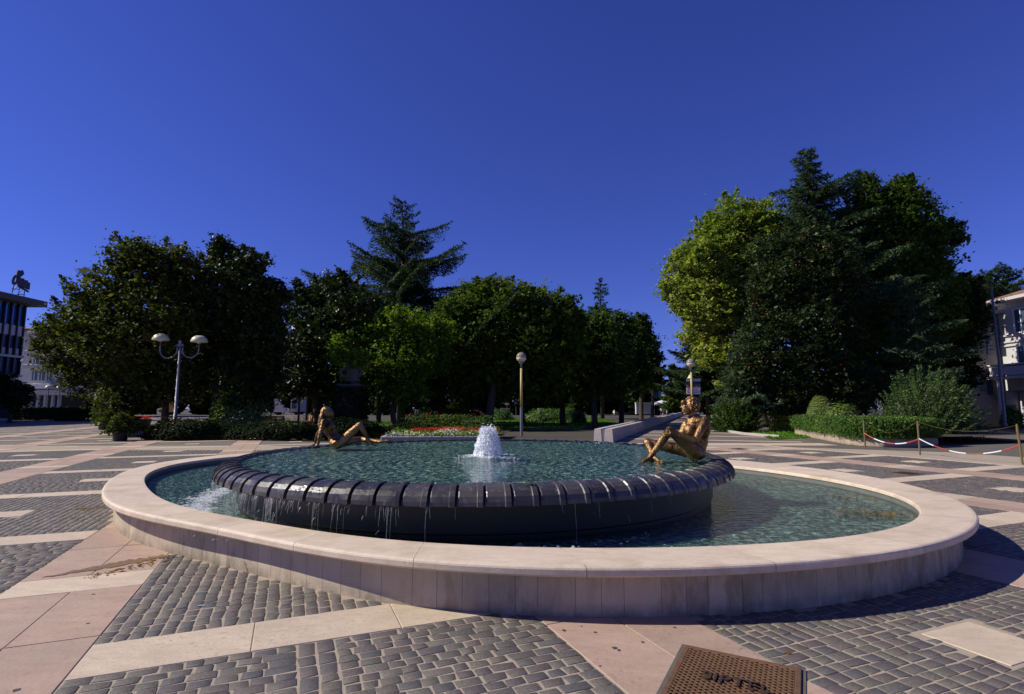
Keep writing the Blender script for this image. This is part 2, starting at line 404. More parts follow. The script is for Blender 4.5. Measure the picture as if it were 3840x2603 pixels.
# slabs
slabs = []   # v0,v1,u0,u1 for masking
mc, mp_ = MB(), MB()
def slab(mbx, v0, v1, u0, u1, lv, lu, z=.002, mi=0):
    slabs.append((v0, v1, u0, u1))
    nv = max(1, round((v1 - v0) / lv)); nu = max(1, round((u1 - u0) / lu)); g = .004
    for i in range(nv):
        for j in range(nu):
            a, b = v0 + (v1 - v0) * i / nv + g, v0 + (v1 - v0) * (i + 1) / nv - g
            c, d = u0 + (u1 - u0) * j / nu + g, u0 + (u1 - u0) * (j + 1) / nu - g
            m = UV((a + b) / 2, (c + d) / 2)
            if math.hypot(m.x - FC[0], m.y - FC[1]) < 3.6: continue
            zz = z + random.uniform(-.0012, .0012)
            mbx.box((m.x, m.y, zz - .01), (b - a, d - c, .02), ANG, mi, random.random(), bev=.004)
bands = [-15.5, -11.15, -6.8, -2.3, 1.88, 6.3, 10.72, 15.4]
def crosses(b):
    if b < 1: return [6.15 + 4.2 * i for i in range(-1, 26)]
    if b < 8: return [2.0 - 4.2, 6.2, 10.4, 14.6, 18.8, 23]
    if b < 12: return [1.9, 6.02, 9.9, 13.8, 17.5]
    return [5.9, 9.7, 13.55, 17.3]
for b in bands:
    w = 1.1; ulo, uhi = (-2, 19.5) if b > 1 else (-2, 104)
    if b == 1.88: uhi = 25
    if b == 6.3: uhi = 23
    cr = [c for c in crosses(b) if ulo < c < uhi]
    u = ulo
    for c in cr + [uhi]:
        if c > u: slab(mp_, b, b + w, u, c, .55, 1.12)
        if c < uhi: slab(mc, b, b + w, c, c + .52, 1.1, .6)
        u = c + .52
def stripes(v):
    if v < 1.5: return [-.02 + 4.24 * i if i < 3 else 12.72 + 4.33 * (i - 3) for i in range(0, 25)]
    if v < 5: return [.05, 4.2, 8.3, 12.3, 16.3, 20.4]
    if v < 8: return [.6, 4.5, 8.3, 12.2, 16.0, 19.9]
    if v < 11.5: return [.7, 4.8, 8.5, 12.2, 16.0, 19.8]
    if v < 14: return [.3, 4.2, 7.87, 11.38, 14.9, 18.4]
    return [.9, 4.7, 8.45, 12.2, 15.6]
edges = [-20.0] + bands + [19.0]
for i in range(len(edges) - 1):
    v0 = edges[i] + 1.1 if i else edges[i]; v1 = edges[i + 1]; vm = (v0 + v1) / 2
    st = stripes(v0 + .01)
    for k, u in enumerate(st):
        h = .54
        slab(mc, v0, v1, u, u + h, 1.02 if v1 - v0 > 2 else .9, .6)
        if k + 1 < len(st) and u > -3:
            um = (u + h + st[k + 1]) / 2
            slab(mc, vm - .29, vm + .29, um - .27, um + .27, .6, .6)
slab(mc, 19.0, 19.22, -2, 18.4, .3, 1.0)
mc.box((4.6, 24.2, -.006), (19.2, 1.5, .02), R(0), 0, .5)
tag(mc.build('cream_paving_bands', M['cream']), kind='structure')
tag(mp_.build('pink_paving_bands', M['pink']), kind='structure')
mb = MB()
for (v0, v1, u0, u1) in slabs:
    c = UV((v0 + v1) / 2, (u0 + u1) / 2)
    if c.y > 40 and v1 - v0 < 2: pass
    e = .006
    mb.add([UV(v0 - e, u0 - e, -.004), UV(v1 + e, u0 - e, -.004), UV(v1 + e, u1 + e, -.004), UV(v0 - e, u1 + e, -.004)], [(0, 1, 2, 3)])
tag(mb.build('paving_joints', M['joint']), kind='structure')
# near cobbles, one stone at a time
mb = MB(); mb.add([(-24, 1.2, -.0038), (22, 1.2, -.0038), (22, 6, -.0038), (16.2, 20, -.0038), (10, 23.4, -.0038), (-24, 23.4, -.0038)], [(0, 1, 2, 3, 4, 5)])
tag(mb.build('mortar_bed', M['mortar']), kind='structure')
CV, CF, CR_ = [], [], []
oct_ = np.array([(-1, -1), (1, -1), (1, 1), (-1, 1)], float)
SL = np.array(slabs)
def masked(v, u):
    return bool(np.any((SL[:, 0] < v) & (v < SL[:, 1]) & (SL[:, 2] < u) & (u < SL[:, 3])))
def clip_slab(v, u, hv, hu):
    for du in (-hu, 0, hu):
        for dv in (-hv, 0, hv):
            if masked(v + dv, u + du): return True
    return False
def cobble(v, u, hv, hu):
    c = UV(v, u)
    if c.y < 2.6 or c.y > 21 or abs(c.x) > c.y * 1.02 + .3: return
    if in_fountain(c.x, c.y, .02): return
    f = 1.0
    if clip_slab(v, u, hv * .9, hu * .9):
        f = .62
        if clip_slab(v, u, hv * .9 * f, hu * .9 * f): return
    hv *= f; hu *= f
    j = np.random.default_rng(int(abs(v * 7919 + u * 104729) * 100) % 2**31)
    q = min(hv, hu) * j.uniform(.03, .17, 4)
    pts = []
    for k, (sx, sy) in enumerate(((-1, -1), (1, -1), (1, 1), (-1, 1))):
        jx, jy = j.normal(0, .0045, 2)
        a = (sx * (hv - q[k]) + jx, sy * hu + jy); b = (sx * hv + jx, sy * (hu - q[k]) + jy)
        pts += [a, b] if k % 2 == 0 else [b, a]
    pts = [pts[1], pts[0], pts[3], pts[2], pts[5], pts[4], pts[7], pts[6]]
    # keep counter-clockwise
    ang = [math.atan2(p[1], p[0]) for p in pts]; pts = [p for _, p in sorted(zip(ang, pts))]
    z = j.uniform(-.0025, .001); tx, ty = j.normal(0, .007, 2)
    base = len(CV)
    for sc, dz in ((1.0, -.011), (.992, -.0016), (.965, 0.0)):
        for (a, b) in pts:
            w = UV(v + a * sc, u + b * sc); CV.append((w.x, w.y, z + dz + a * tx + b * ty))
    w = UV(v, u); CV.append((w.x, w.y, z + .0015))
    rr = j.random()
    for k in range(2):
        for i in range(8):
            n2 = (i + 1) % 8; CF.append((base + k * 8 + i, base + k * 8 + n2, base + k * 8 + 8 + n2, base + k * 8 + 8 + i)); CR_.append(rr)
    for i in range(0, 8, 2):
        CF.append((base + 16 + i, base + 16 + (i + 1) % 8, base + 16 + (i + 2) % 8, base + 24)); CR_.append(rr)
def block(v0, v1, u0, u1, along):
    # rows parallel to v (along=0) or u (along=1)
    A0, A1, B0, B1 = (v0, v1, u0, u1) if along == 0 else (u0, u1, v0, v1)
    n = max(1, round((B1 - B0) / .100)); h = (B1 - B0) / n
    for i in range(n):
        b = B0 + h * (i + .5); a = A0 + .004
        while a < A1 - .05:
            L = random.choice([.105, .12, .135, .145, .16, .19]) * random.uniform(.92, 1.08)
            if A1 - a < L + .09: L = A1 - a - .004
            m, hl, hb = a + L / 2, L / 2 - random.uniform(.004, .008), h / 2 - random.uniform(.004, .008)
            if along == 0: cobble(m, b, hl, hb)
            else: cobble(b, m, hb, hl)
            a += L
for i in range(len(edges) - 1):
    v0 = edges[i] + 1.1 if i else edges[i]; v1 = edges[i + 1]; vm = (v0 + v1) / 2
    st = [u for u in stripes(v0 + .01) if u < 26]
    for k in range(len(st) - 1):
        u0, u1 = st[k] + .54, st[k + 1]
        if i == 4 and k == 0: block(v0, .12, u0, u1, 0); block(.12, .36, u0, u1, 1); block(.36, v1, u0, u1, 0)
        elif i == 4: block(v0, v1, u0, u1, 1)
        elif i == 5 and k == 0: block(v0, v1, u0, 2.9, 0); block(v0, v1, 2.9, u1, 1)
        else: block(v0, v1, u0, u1, (i + k) % 2)
me = npmesh('cobblestone_paving', CV, CF, CR_)
o = link('cobblestone_paving', me, M['cobble']); tag(o, kind='structure')
# wet stain at the foot of the basin, leaf litter
def leaves(name, C, size, mat, parent=None, asp=1.6, up=.4, rsize=.35, axis=None, adev=.5, loc=None, rnd=None, seed=1):
    g = np.random.default_rng(seed); C = np.asarray(C, float); n = len(C)
    nv = g.normal(0, 1, (n, 3)); nv /= np.linalg.norm(nv, axis=1)[:, None]; nv[:, 2] = np.abs(nv[:, 2]) + up
    nv /= np.linalg.norm(nv, axis=1)[:, None]
    if axis is None:
        a = g.normal(0, 1, (n, 3))
    else:
        a = np.asarray(axis, float); a = a / (np.linalg.norm(a, axis=1)[:, None] + 1e-9) + g.normal(0, adev, (n, 3))
    a -= nv * (a * nv).sum(1)[:, None]; a /= np.linalg.norm(a, axis=1)[:, None] + 1e-9
    b = np.cross(nv, a)
    s = (size * np.exp(g.normal(0, rsize, n)))[:, None] * .5; w = s / asp
    V = np.stack([C - a * s, C + b * w - nv * s * .12, C + a * s, C - b * w - nv * s * .12], 1).reshape(-1, 3)
    Fq = np.arange(n * 4).reshape(-1, 4)
    return link(name, npmesh(name, V, Fq, g.random(n) if rnd is None else rnd), mat, parent, loc)
g = np.random.default_rng(3)
pts = []
for (a, b, n) in ((G(700, 2080), G(330, 2165), 150), (G(390, 1900), G(290, 1912), 90)):
    for _ in range(n):
        t = g.random(); p = a.lerp(b, t); pts.append((p.x + g.normal(0, .05), p.y + g.normal(0, .05), .006))
for _ in range(60):
    x = g.uniform(-9, 9); y = g.uniform(3.4, 20)
    if not in_fountain(x, y, -.2): pts.append((x, y, .008))
for _ in range(40):
    p = G(2860 + g.uniform(-60, 100), 1633); pts.append((p.x, p.y - .2, .01))
tag(leaves('leaf_litter', pts, .03, M['deadleaf'], up=4), 'small brown leaves and dirt scattered on the paving by the fountain foot', 'fallen leaves', kind='stuff')
n = N('wet_brown_mud'); p_ = n.pos(); n.pr(n.mix(n.noise(20, 5, .7, p_), (.10, .055, .025), (.30, .19, .09)), .5, Normal=n.bump(n.noise(40, 4, .6, p_), .5, .01)); M['mud'] = n.m
mb = MB()
def puddle(a, b, w, seed):
    g = np.random.default_rng(seed); d = (b - a); nn = Vector((-d.y, d.x, 0)).normalized(); L, Rr = [], []
    for i in range(25):
        t = i / 24; ww = w * math.sin(math.pi * min(1, t * .9 + .1)) ** .7 * g.uniform(.55, 1.25) * (1 - .5 * t)
        c = a.lerp(b, t) + nn * g.normal(0, w * .12); L.append(c + nn * ww + Vector((0, 0, .0052))); Rr.append(c - nn * ww + Vector((0, 0, .0052)))
    vs = L + Rr; mb.add(vs, [(i, i + 1, 26 + i, 25 + i) for i in range(24)])
puddle(G(620, 2085), G(150, 2170), .12, 5); puddle(G(396, 1902), G(265, 1908), .09, 6)
tag(mb.build('mud_stain', M['mud']), 'brown muddy seep stains drying on the pink slab beside the fountain', 'stain', kind='stuff')
mb = MB()
for (px, py, r_) in ((2115, 2366, .016), (2232, 2373, .014), (2305, 2432, .02), (2320, 2440, .014), (2410, 2410, .013), (2530, 2355, .012), (2250, 2500, .008), (1860, 2440, .010), (2660, 2500, .012), (2180, 2350, .008), (350, 2230, .016), (330, 2340, .014), (60, 2590, .02)):
    c = G(px, py); a0 = random.random() * 6; mb.add([c + Vector((r_ * random.uniform(.7, 1.2) * math.cos(a0 + k * .63), r_ * random.uniform(.7, 1.2) * math.sin(a0 + k * .63), .0045)) for k in range(10)], [tuple(range(10))])
tag(mb.build('gum_spots', plain('gum_grey', (.05, .045, .045), .8)), 'flattened dark chewing gum spots on the pink slabs in the foreground', 'gum spots', kind='stuff')
# ------------------------------------------------------------ fountain
ft = empty('fountain', (BC[0], BC[1], 0), 'large oval stone fountain with a ribbed dark round upper bowl in the plaza', 'fountain')
# wall panels
oo = outl(CO, -.16, 1440); seg = np.hypot(*(np.roll(oo, -1, 0) - oo).T); cum = np.r_[0, np.cumsum(seg)]; tot = cum[-1]
def at_arc(tab, s):
    s = s % tot; i = np.searchsorted(cum, s) - 1; i = max(0, min(i, len(tab) - 1)); t = (s - cum[i]) / seg[i]
    return tab[i] * (1 - t) + tab[(i + 1) % len(tab)] * t
oi = outl(CO, -.22, 1440)
mb = MB(); s = 0
while s < tot - .1:
    L = random.choice([.205, .215, .22, .225, .30, .18]); L = min(L, tot - s)
    n_s = 3; g_ = .0018; vs = []
    for k in range(n_s + 1):
        ss = s + g_ + (L - 2 * g_) * k / n_s
        a = at_arc(oo, ss); b = at_arc(oi, ss)
        vs += [(a[0], a[1], -.01), (a[0], a[1], ZT - .085), (b[0], b[1], ZT - .085), (b[0], b[1], -.01)]
    fs = []
    for k in range(n_s): 
        b0 = k * 4
        fs += [(b0, b0 + 4, b0 + 5, b0 + 1)]
    fs += [(0, 1, 2, 3), (n_s * 4 + 3, n_s * 4 + 2, n_s * 4 + 1, n_s * 4)]
    mb.add(vs, fs, 0, random.random()); s += L
mb.build('outer_wall', M['wallstone'], ft)
mb = MB(); N_ = 360; o1 = outl(CO, -.166, N_); 
vs = [(x, y, -.01) for x, y in o1] + [(x, y, ZT - .088) for x, y in o1]
mb.add(vs, [(i, (i + 1) % N_, N_ + (i + 1) % N_, N_ + i) for i in range(N_)])
mb.build('wall_joints', M['joint'], ft)
# coping: profile from inner lip over the top to the rounded outer nose
mb = MB(); NC = 720
def ring(frac, off, z):
    a, b = outl(CO, 0, NC), outl(CI, 0, NC); d = a - b; L = np.hypot(*d.T)[:, None]
    p = b + d * frac + d / L * off; return [(x, y, z) for x, y in p]
prof = [(0, .03, ZT - .054), (0, .0, ZT - .052), (0, .0, ZT - .012), (0, .012, ZT - .002), (0, .05, ZT), (1, -.05, ZT), (1, -.02, ZT - .004), (1, -.006, ZT - .013), (1, 0, ZT - .026), (1, -.001, ZT - .066), (1, -.008, ZT - .078), (1, -.02, ZT - .084), (1, -.19, ZT - .084)]
rings = [ring(*q_) for q_ in prof]
starts = list(range(0, NC, 30))
for si, st in enumerate(starts):
    en = starts[si + 1] if si + 1 < len(starts) else NC
    vs = []; nn = en - st + 1
    for rg_ in rings:
        for k in range(nn):
            v = Vector(rg_[(st + k) % NC])
            if k == 0 or k == nn - 1:
                w = Vector(rg_[(st + (1 if k == 0 else nn - 2)) % NC]); v = v + (w - v).normalized() * .0022
            vs.append(v)
    fs = []
    for j in range(len(rings) - 1):
        for k in range(nn - 1): fs.append((j * nn + k, j * nn + k + 1, (j + 1) * nn + k + 1, (j + 1) * nn + k))
    fs = [f[::-1] for f in fs]
    mb.add(vs, fs, 0, random.random())
cp = mb.build('coping', M['coping'], ft, smooth=False)
mb = MB(); ra_, rb_ = ring(0, .02, ZW - .2), ring(0, .02, ZT - .05)
mb.add(ra_ + rb_, [(i, (i + 1) % NC, NC + (i + 1) % NC, NC + i)[::-1] for i in range(NC)]); mb.build('inner_wall', M['wetshadestone'], ft)
# light joint filler just under the top
mb = MB(); r1, r2 = ring(0, .06, ZT - .0012), ring(1, -.06, ZT - .0012)
vs = r1 + r2; mb.add(vs, [(i, NC + i, NC + (i + 1) % NC, (i + 1) % NC) for i in range(NC)]); mb.build('coping_joint_filler', M['cream'], ft)
# basin floor, water
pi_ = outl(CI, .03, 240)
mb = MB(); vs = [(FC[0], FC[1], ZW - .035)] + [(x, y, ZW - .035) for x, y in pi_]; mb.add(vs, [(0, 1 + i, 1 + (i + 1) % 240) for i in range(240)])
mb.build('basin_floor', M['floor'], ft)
M['waterlow'] = m_water('basin_water', 9.0, .024, (.68, .85, .81), streak=1.6)
M['waterup'] = m_water('bowl_water', 8.0, .03, (.70, .87, .83), (BC[0] + .35, BC[1] - 1.0, ZB), .06, 1.4)
pi_ = outl(CI, .03, 240)
a_in = [(BC[0] + (BR - .30) * math.cos(t), BC[1] + (BR - .30) * math.sin(t)) for t in np.arctan2(pi_[:, 1] - BC[1], pi_[:, 0] - BC[0])]
mb = MB(); vs = [(x, y, ZW) for x, y in pi_] + [(x, y, ZW) for x, y in a_in]
mb.add(vs, [(i, (i + 1) % 240, 240 + (i + 1) % 240, 240 + i) for i in range(240)])
tag(mb.build('water', M['waterlow']), kind='structure')
mb = MB(); n_ = 128; rr_ = BR + .03
mb.add([(BC[0] + rr_ * math.cos(2 * math.pi * i / n_), BC[1] + rr_ * math.sin(2 * math.pi * i / n_), ZB) for i in range(n_)], [tuple(range(n_))])
tag(mb.build('upper_water', M['waterup']), kind='structure')
bc3 = (BC[0], BC[1], 0)
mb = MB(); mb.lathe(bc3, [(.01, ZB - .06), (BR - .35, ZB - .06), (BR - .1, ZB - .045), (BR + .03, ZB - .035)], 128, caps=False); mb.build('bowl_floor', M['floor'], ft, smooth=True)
mb = MB(); mb.lathe(bc3, [(BR - .02, .05), (BR - .02, .34), (BR + .01, .36), (BR + .01, ZB - .1), (BR - .15, ZB - .06)], 128, caps=False); mb.build('bowl_wall', M['bowlwall'], ft)
# ribbed rim
mb = MB(); NS = 92
arc = [(BR - .02, ZB - .045), (BR, ZB - .012), (BR + .05, ZB - .002), (BR + .12, ZB - .005), (BR + .19, ZB - .022), (BR + .25, ZB - .055), (BR + .292, ZB - .10), (BR + .312, ZB - .15), (BR + .316, ZB - .19), (BR + .29, ZB - .195), (BR + .05, ZB - .19)]
for k in range(NS):
    t0 = 2 * math.pi * k / NS; dt = 2 * math.pi / NS
    cols = [(.0, -.012), (.07, 0), (.70, 0), (.735, .013), (.925, .013), (.935, -.03)]
    vs = []
    for (fr, off) in cols:
        t = t0 + dt * fr
        for j, (r, z) in enumerate(arc):
            # outward normal of the arc
            a0, a1 = arc[max(0, j - 1)], arc[min(len(arc) - 1, j + 1)]
            nx, nz = -(a1[1] - a0[1]), (a1[0] - a0[0]); L = math.hypot(nx, nz) or 1; nx, nz = nx / L, nz / L
            if j > 8: nx, nz = 0, 0
            r2, z2 = r + nx * off, z + nz * off
            vs.append((BC[0] + r2 * math.cos(t), BC[1] + r2 * math.sin(t), z2))
    m_ = len(arc); fs = []
    for c in range(len(cols) - 1):
        for j in range(m_ - 1): fs.append((c * m_ + j, c * m_ + j + 1, (c + 1) * m_ + j + 1, (c + 1) * m_ + j))
    mb.add(vs, fs, 0, random.random())
rim = mb.build('ribbed_rim', M['rim'], ft)
mb = MB(); mb.lathe(bc3, [(BR - .03, ZB - .06), (BR + .1, ZB - .035), (BR + .22, ZB - .07), (BR + .27, ZB - .12), (BR + .285, ZB - .185)], 184, caps=False); mb.build('rim_core', M['black'], ft, smooth=True)
# falling water and foam
g = np.random.default_rng(11)
V, Fq = [], []
def strand(th, r0, z0, z1, w, lean=0.0):
    segs = 4; b = len(V)
    for i in range(segs + 1):
        t = i / segs; z = z0 + (z1 - z0) * t; r = r0 + .03 * math.sqrt(t) ; ww = w * (1 - .55 * t) * g.uniform(.6, 1.3)
        tt = th + lean * t + g.normal(0, .0006)
        for s_ in (-1, 1):
            V.append((BC[0] + r * math.cos(tt) - s_ * ww * math.sin(tt), BC[1] + r * math.sin(tt) + s_ * ww * math.cos(tt), z))
    for i in range(segs): Fq.append((b + 2 * i, b + 2 * i + 1, b + 2 * i + 3, b + 2 * i + 2))
def dens(th):
    d = math.degrees(th) % 360
    if 180 <= d < 215: return 1.0
    if 215 <= d < 240: return .75
    if 240 <= d < 262: return .28
    if 262 <= d < 300: return .03
    if 330 < d < 352: return .3
    return .08
for _ in range(7500):
    th = g.uniform(0, 2 * math.pi)
    if g.random() > dens(th): continue
    cl = (.5 + .5 * math.sin(th * 60 + 2 * math.sin(th * 23))) ** 2
    if g.random() > .12 + .88 * cl: continue
    z0 = ZB - .195; full = g.random() < .15
    z1 = ZW if full else z0 - abs(g.normal(0, .09)) - .03
    if not full and g.random() < .3: z0 -= g.uniform(0, .25); z1 = z0 - g.uniform(.02, .08)
    strand(th, BR + .30, z0, max(ZW, z1), g.uniform(.001, .0035), g.normal(0, .004))
o = link('falling_water', npmesh('falling_water', V, Fq), M['spray'], ft); tag(o, kind='stuff')
# foam where the water lands
C = []
for _ in range(7000):
    th = g.uniform(R(176), R(300)); d = dens(th)
    if g.random() > d * (1.4 if d > .5 else 1.0) + .04: continue
    wob = .06 * math.sin(th * 90) + .04 * math.sin(th * 37)
    r = BR + .34 + abs(g.normal(0, .16 if d > .5 else .07)) + wob
    C.append((BC[0] + r * math.cos(th), BC[1] + r * math.sin(th), ZW + .006 + g.uniform(0, .02)))
C = np.array(C); tang = np.c_[-(C[:, 1] - BC[1]), C[:, 0] - BC[0], np.zeros(len(C))]
o = leaves('foam', C, .034, M['foam'], ft, asp=2.2, up=3, rsize=.5, axis=np.c_[C[:, 0] - BC[0], C[:, 1] - BC[1], np.zeros(len(C))], adev=.6, seed=5); tag(o, kind='stuff')
M['foamsolid'] = m_foam('jet_foam_white', .0)
# central jet
jc = G(1830, 1712, ZB)
jt = empty('water_jet', jc, 'white bubbling water jet in the middle of the upper bowl', 'water jet')
mb = MB(); n1, n2 = 72, 26; vs = []; fs = []
jh, jr = .42, .185
for i in range(n2 + 1):
    t = i / n2
    for k in range(n1):
        a = 2 * math.pi * k / n1
        top = jh * (.80 + .13 * math.sin(5 * a + 1) * .6 + .16 * g.random() * (k % 2 == 0) + .05 * math.sin(11 * a))
        r = jr * (1.08 - .16 * t - .42 * t ** 2.5 - (.18 * t ** 8)) * (1 + .07 * math.sin(9 * a) + .05 * math.sin(17 * a + 4 * t) + g.normal(0, .02)) + .05 * (1 - t) ** 6
        vs.append((jc.x + r * math.cos(a), jc.y + r * math.sin(a), ZB + top * t))
for i in range(n2):
    for k in range(n1): fs.append((i * n1 + k, i * n1 + (k + 1) % n1, (i + 1) * n1 + (k + 1) % n1, (i + 1) * n1 + k))
b_ = len(vs)
for j, (rf, hf) in enumerate(((.30, .93), (.12, .98))):
    for k in range(n1):
        a = 2 * math.pi * k / n1; vs.append((jc.x + jr * rf * math.cos(a) * (1 + g.normal(0, .1)), jc.y + jr * rf * math.sin(a), ZB + jh * hf + g.normal(0, .018)))
for k in range(n1):
    k2 = (k + 1) % n1; fs.append((n2 * n1 + k, n2 * n1 + k2, b_ + k2, b_ + k)); fs.append((b_ + k, b_ + k2, b_ + n1 + k2, b_ + n1 + k))
fs.append(tuple(b_ + n1 + k for k in range(n1)))
mb.add(vs, fs); mb.build('jet_column', M['foamsolid'], jt, smooth=True)
C, A = [], []
for _ in range(2600):
    a = g.uniform(0, 2 * math.pi); t = g.random(); r = jr * (1.1 - .2 * t - .42 * t ** 2.5) + abs(g.normal(0, .012)); z = ZB + t * jh * 1.02 + (g.exponential(.02) if t > .8 else 0)
    C.append((jc.x + r * math.cos(a), jc.y + r * math.sin(a), z)); A.append((math.cos(a) * .2, math.sin(a) * .2, 1))
for _ in range(160):
    a = g.uniform(0, 2 * math.pi); r = g.uniform(0, jr * .7); C.append((jc.x + r * math.cos(a), jc.y + r * math.sin(a), ZB + jh * g.uniform(.9, 1.1))); A.append((0, 0, 1))
o = leaves('droplets', C, .022, M['foam'], jt, asp=2.0, up=0, rsize=.5, axis=A, adev=.4, seed=8); tag(o, kind='stuff')
C = []
for _ in range(900):
    a = g.uniform(0, 2 * math.pi); arm = .15 + .85 * math.sin(3.5 * a + 1.3) ** 4; r = jr + abs(g.normal(0, .17)) * arm
    C.append((jc.x + 1.25 * r * math.cos(a), jc.y + r * math.sin(a), ZB + .006 + g.uniform(0, .025) * max(0, 1 - (r - jr) * 4)))
o = leaves('jet_foam', C, .035, M['foam'], jt, asp=1.8, up=3, rsize=.5, seed=9); tag(o, kind='stuff')
# fallen leaves floating in the lower basin
C = []
for (px, py, sp, n) in ((3200, 1918, .16, 110), (3330, 1925, .13, 90), (3180, 1862, .12, 40), (2920, 1797, .06, 14)):
    c = G(px, py, ZW)
    for _ in range(n): C.append((c.x + g.normal(0, sp * 1.5), c.y + g.normal(0, sp * .8), ZW + .004))
tag(leaves('floating_leaves', C, .03, M['deadleaf'], up=6, seed=14), 'brown and yellow leaves floating in the right side of the basin', 'floating leaves', kind='stuff')
tag(leaves('algae_tuft', [(G(1985, 1815, ZB).x + g.normal(0, .03), G(1985, 1815, ZB).y + g.normal(0, .015), ZB + .008) for _ in range(60)], .02, M['grass'], up=2), 'bright green weed tuft on the front rim of the bowl', 'weed', kind='stuff')
# ------------------------------------------------------------ figures: tapered capsules fused into one skin
def capsule(mb, p0, r0, p1, r1, n=14):
    p0, p1 = Vector(p0), Vector(p1); d = p1 - p0; L = d.length
    d = d.normalized() if L > 1e-6 else Vector((0, 0, 1))
    pts, rr = [], []
    for k in range(5):
        a = math.pi / 2 * k / 5; pts.append(p0 - d * r0 * math.cos(a)); rr.append(max(.0008, r0 * math.sin(a)))
    for t in (0, .25, .5, .75, 1): pts.append(p0.lerp(p1, t)); rr.append(r0 + (r1 - r0) * t)
    for k in range(1, 6):
        a = math.pi / 2 * k / 5; pts.append(p1 + d * r1 * math.sin(a)); rr.append(max(.0008, r1 * math.cos(a)))
    mb.tube(pts, rr, n)
def body(name, caps, ells, voxel, mat, parent, smooth=6):
    mb = MB()
    for c in caps: capsule(mb, *c)
    for e in ells: mb.ell(e[0], e[1], 18, 12, axes=e[2] if len(e) > 2 else None)
    o = mb.build(name, mat, parent)
    m = o.modifiers.new('r', 'REMESH'); m.mode = 'VOXEL'; m.voxel_size = voxel; m.use_smooth_shade = True
    s = o.modifiers.new('s', 'SMOOTH'); s.factor = .5; s.iterations = smooth
    return bake(o)
def limb(pts, rad):
    return [(pts[i], rad[i], pts[i + 1], rad[i + 1]) for i in range(len(pts) - 1)]
# seated man, facing left, hands clasped round the near knee
root = empty('bronze_statue', P(2600, 1718, 8.0), 'bronze statue of a seated man clasping one knee on the right rim of the bowl', 'statue', 'bronze figures on the fountain')
q = P
caps = []
pel = q(2606, 1693, 8.0); wa = q(2622, 1655, 8.0); ch = q(2613, 1613, 8.0); nk = q(2603, 1572, 8.0)
nsh, fsh = q(2644, 1580, 7.80), q(2574, 1590, 8.19)
caps += [(pel, .145, wa, .125), (wa, .13, ch, .17), (ch, .165, nk.lerp(ch, .35), .14)]
caps += [(nsh, .070, fsh, .065), (nsh, .075, q(2640, 1620, 7.88), .09), (fsh, .065, q(2590, 1625, 8.12), .09)]
caps += [(nk.lerp(ch, .2), .07, q(2596, 1545, 7.98), .056)]
nh, fh = q(2607, 1693, 7.87), q(2594, 1695, 8.13)
nkn, fkn = q(2512, 1614, 7.76), q(2428, 1660, 8.28)
nan, fan = q(2436, 1716, 7.76), q(2452, 1714, 7.98)
caps += limb([nh, nh.lerp(nkn, .5), nkn], [.105, .085, .062])
caps += limb([nkn, nkn.lerp(nan, .3), nan], [.060, .060, .036])
caps += limb([q(2446, 1728, 7.76), nan.lerp(q(2420, 1726, 7.75), .3), q(2402, 1737, 7.75)], [.034, .036, .020])
caps += [(q(2412, 1736, 7.72), .016, q(2394, 1741, 7.72), .012), (q(2412, 1736, 7.78), .016, q(2396, 1740, 7.79), .011)]
caps += limb([fh, fh.lerp(fkn, .5), fkn], [.105, .085, .066])
caps += limb([fkn, fkn.lerp(fan, .35), fan], [.062, .058, .038])
caps += limb([q(2440, 1722, 7.97), fan, q(2468, 1727, 7.88), q(2490, 1733, 7.82)], [.034, .038, .032, .018])
nel, fel = q(2607, 1652, 7.68), q(2548, 1643, 8.06)
nwr, fwr = q(2532, 1632, 7.66), q(2524, 1616, 7.86)
caps += limb([nsh, nsh.lerp(nel, .5), nel], [.070, .058, .045]) + limb([nel, nel.lerp(nwr, .35), nwr], [.047, .046, .029])
caps += limb([fsh, fsh.lerp(fel, .5), fel], [.065, .055, .044]) + limb([fel, fel.lerp(fwr, .35), fwr], [.046, .044, .029])
npm = q(2518, 1627, 7.66); caps += [(nwr, .03, npm, .030)]
for i in range(4):
    b = q(2516, 1618 + 6.0 * i, 7.66); m_ = q(2499 - (1.5 - abs(i - 1.5)), 1617 + 6.2 * i, 7.68); t = q(2493 + i * .5, 1615 + 6.2 * i, 7.76)
    caps += [(b, .014, m_, .013), (m_, .013, t, .011)]
caps += [(npm, .014, q(2510, 1607, 7.70), .010)]
fpm = q(2514, 1607, 7.78); caps += [(fwr, .03, fpm, .028)]
for i in range(4):
    caps += [(q(2506 + i * 4, 1604, 7.76), .011, q(2500 + i * 4, 1612, 7.69), .010)]
ax = (Vector((1, 0, 0)), Vector((0, 1, 0)), Vector((0, 0, 1)))
hd = q(2594, 1519, 7.97)
ells = [(hd, (.108, .092, .118)), (q(2573, 1535, 7.96), (.062, .062, .085)), (q(2570, 1552, 7.95), (.030, .036, .026)), (q(2562, 1508, 7.96), (.038, .05, .035)),
        (q(2553.5, 1528, 7.955), (.020, .014, .013)), (q(2558, 1519, 7.955), (.016, .013, .030)), (q(2560, 1540, 7.955), (.015, .026, .007)), (q(2560.5, 1545, 7.955), (.014, .024, .008)), (q(2592, 1534, 7.875), (.018, .012, .032)),
        (q(2566, 1524, 7.915), (.012, .014, .009)), (q(2632, 1600, 7.9), (.07, .08, .14)), (q(2585, 1618, 7.93), (.09, .10, .11)), (q(2612, 1700, 7.90), (.14, .12, .10)), (q(2606, 1700, 8.10), (.13, .12, .10)), (q(2596, 1600, 7.9), (.05, .06, .03))]
body('body', caps, ells, .011, M['bronze'], root, 4)
g = np.random.default_rng(21); mb = MB()
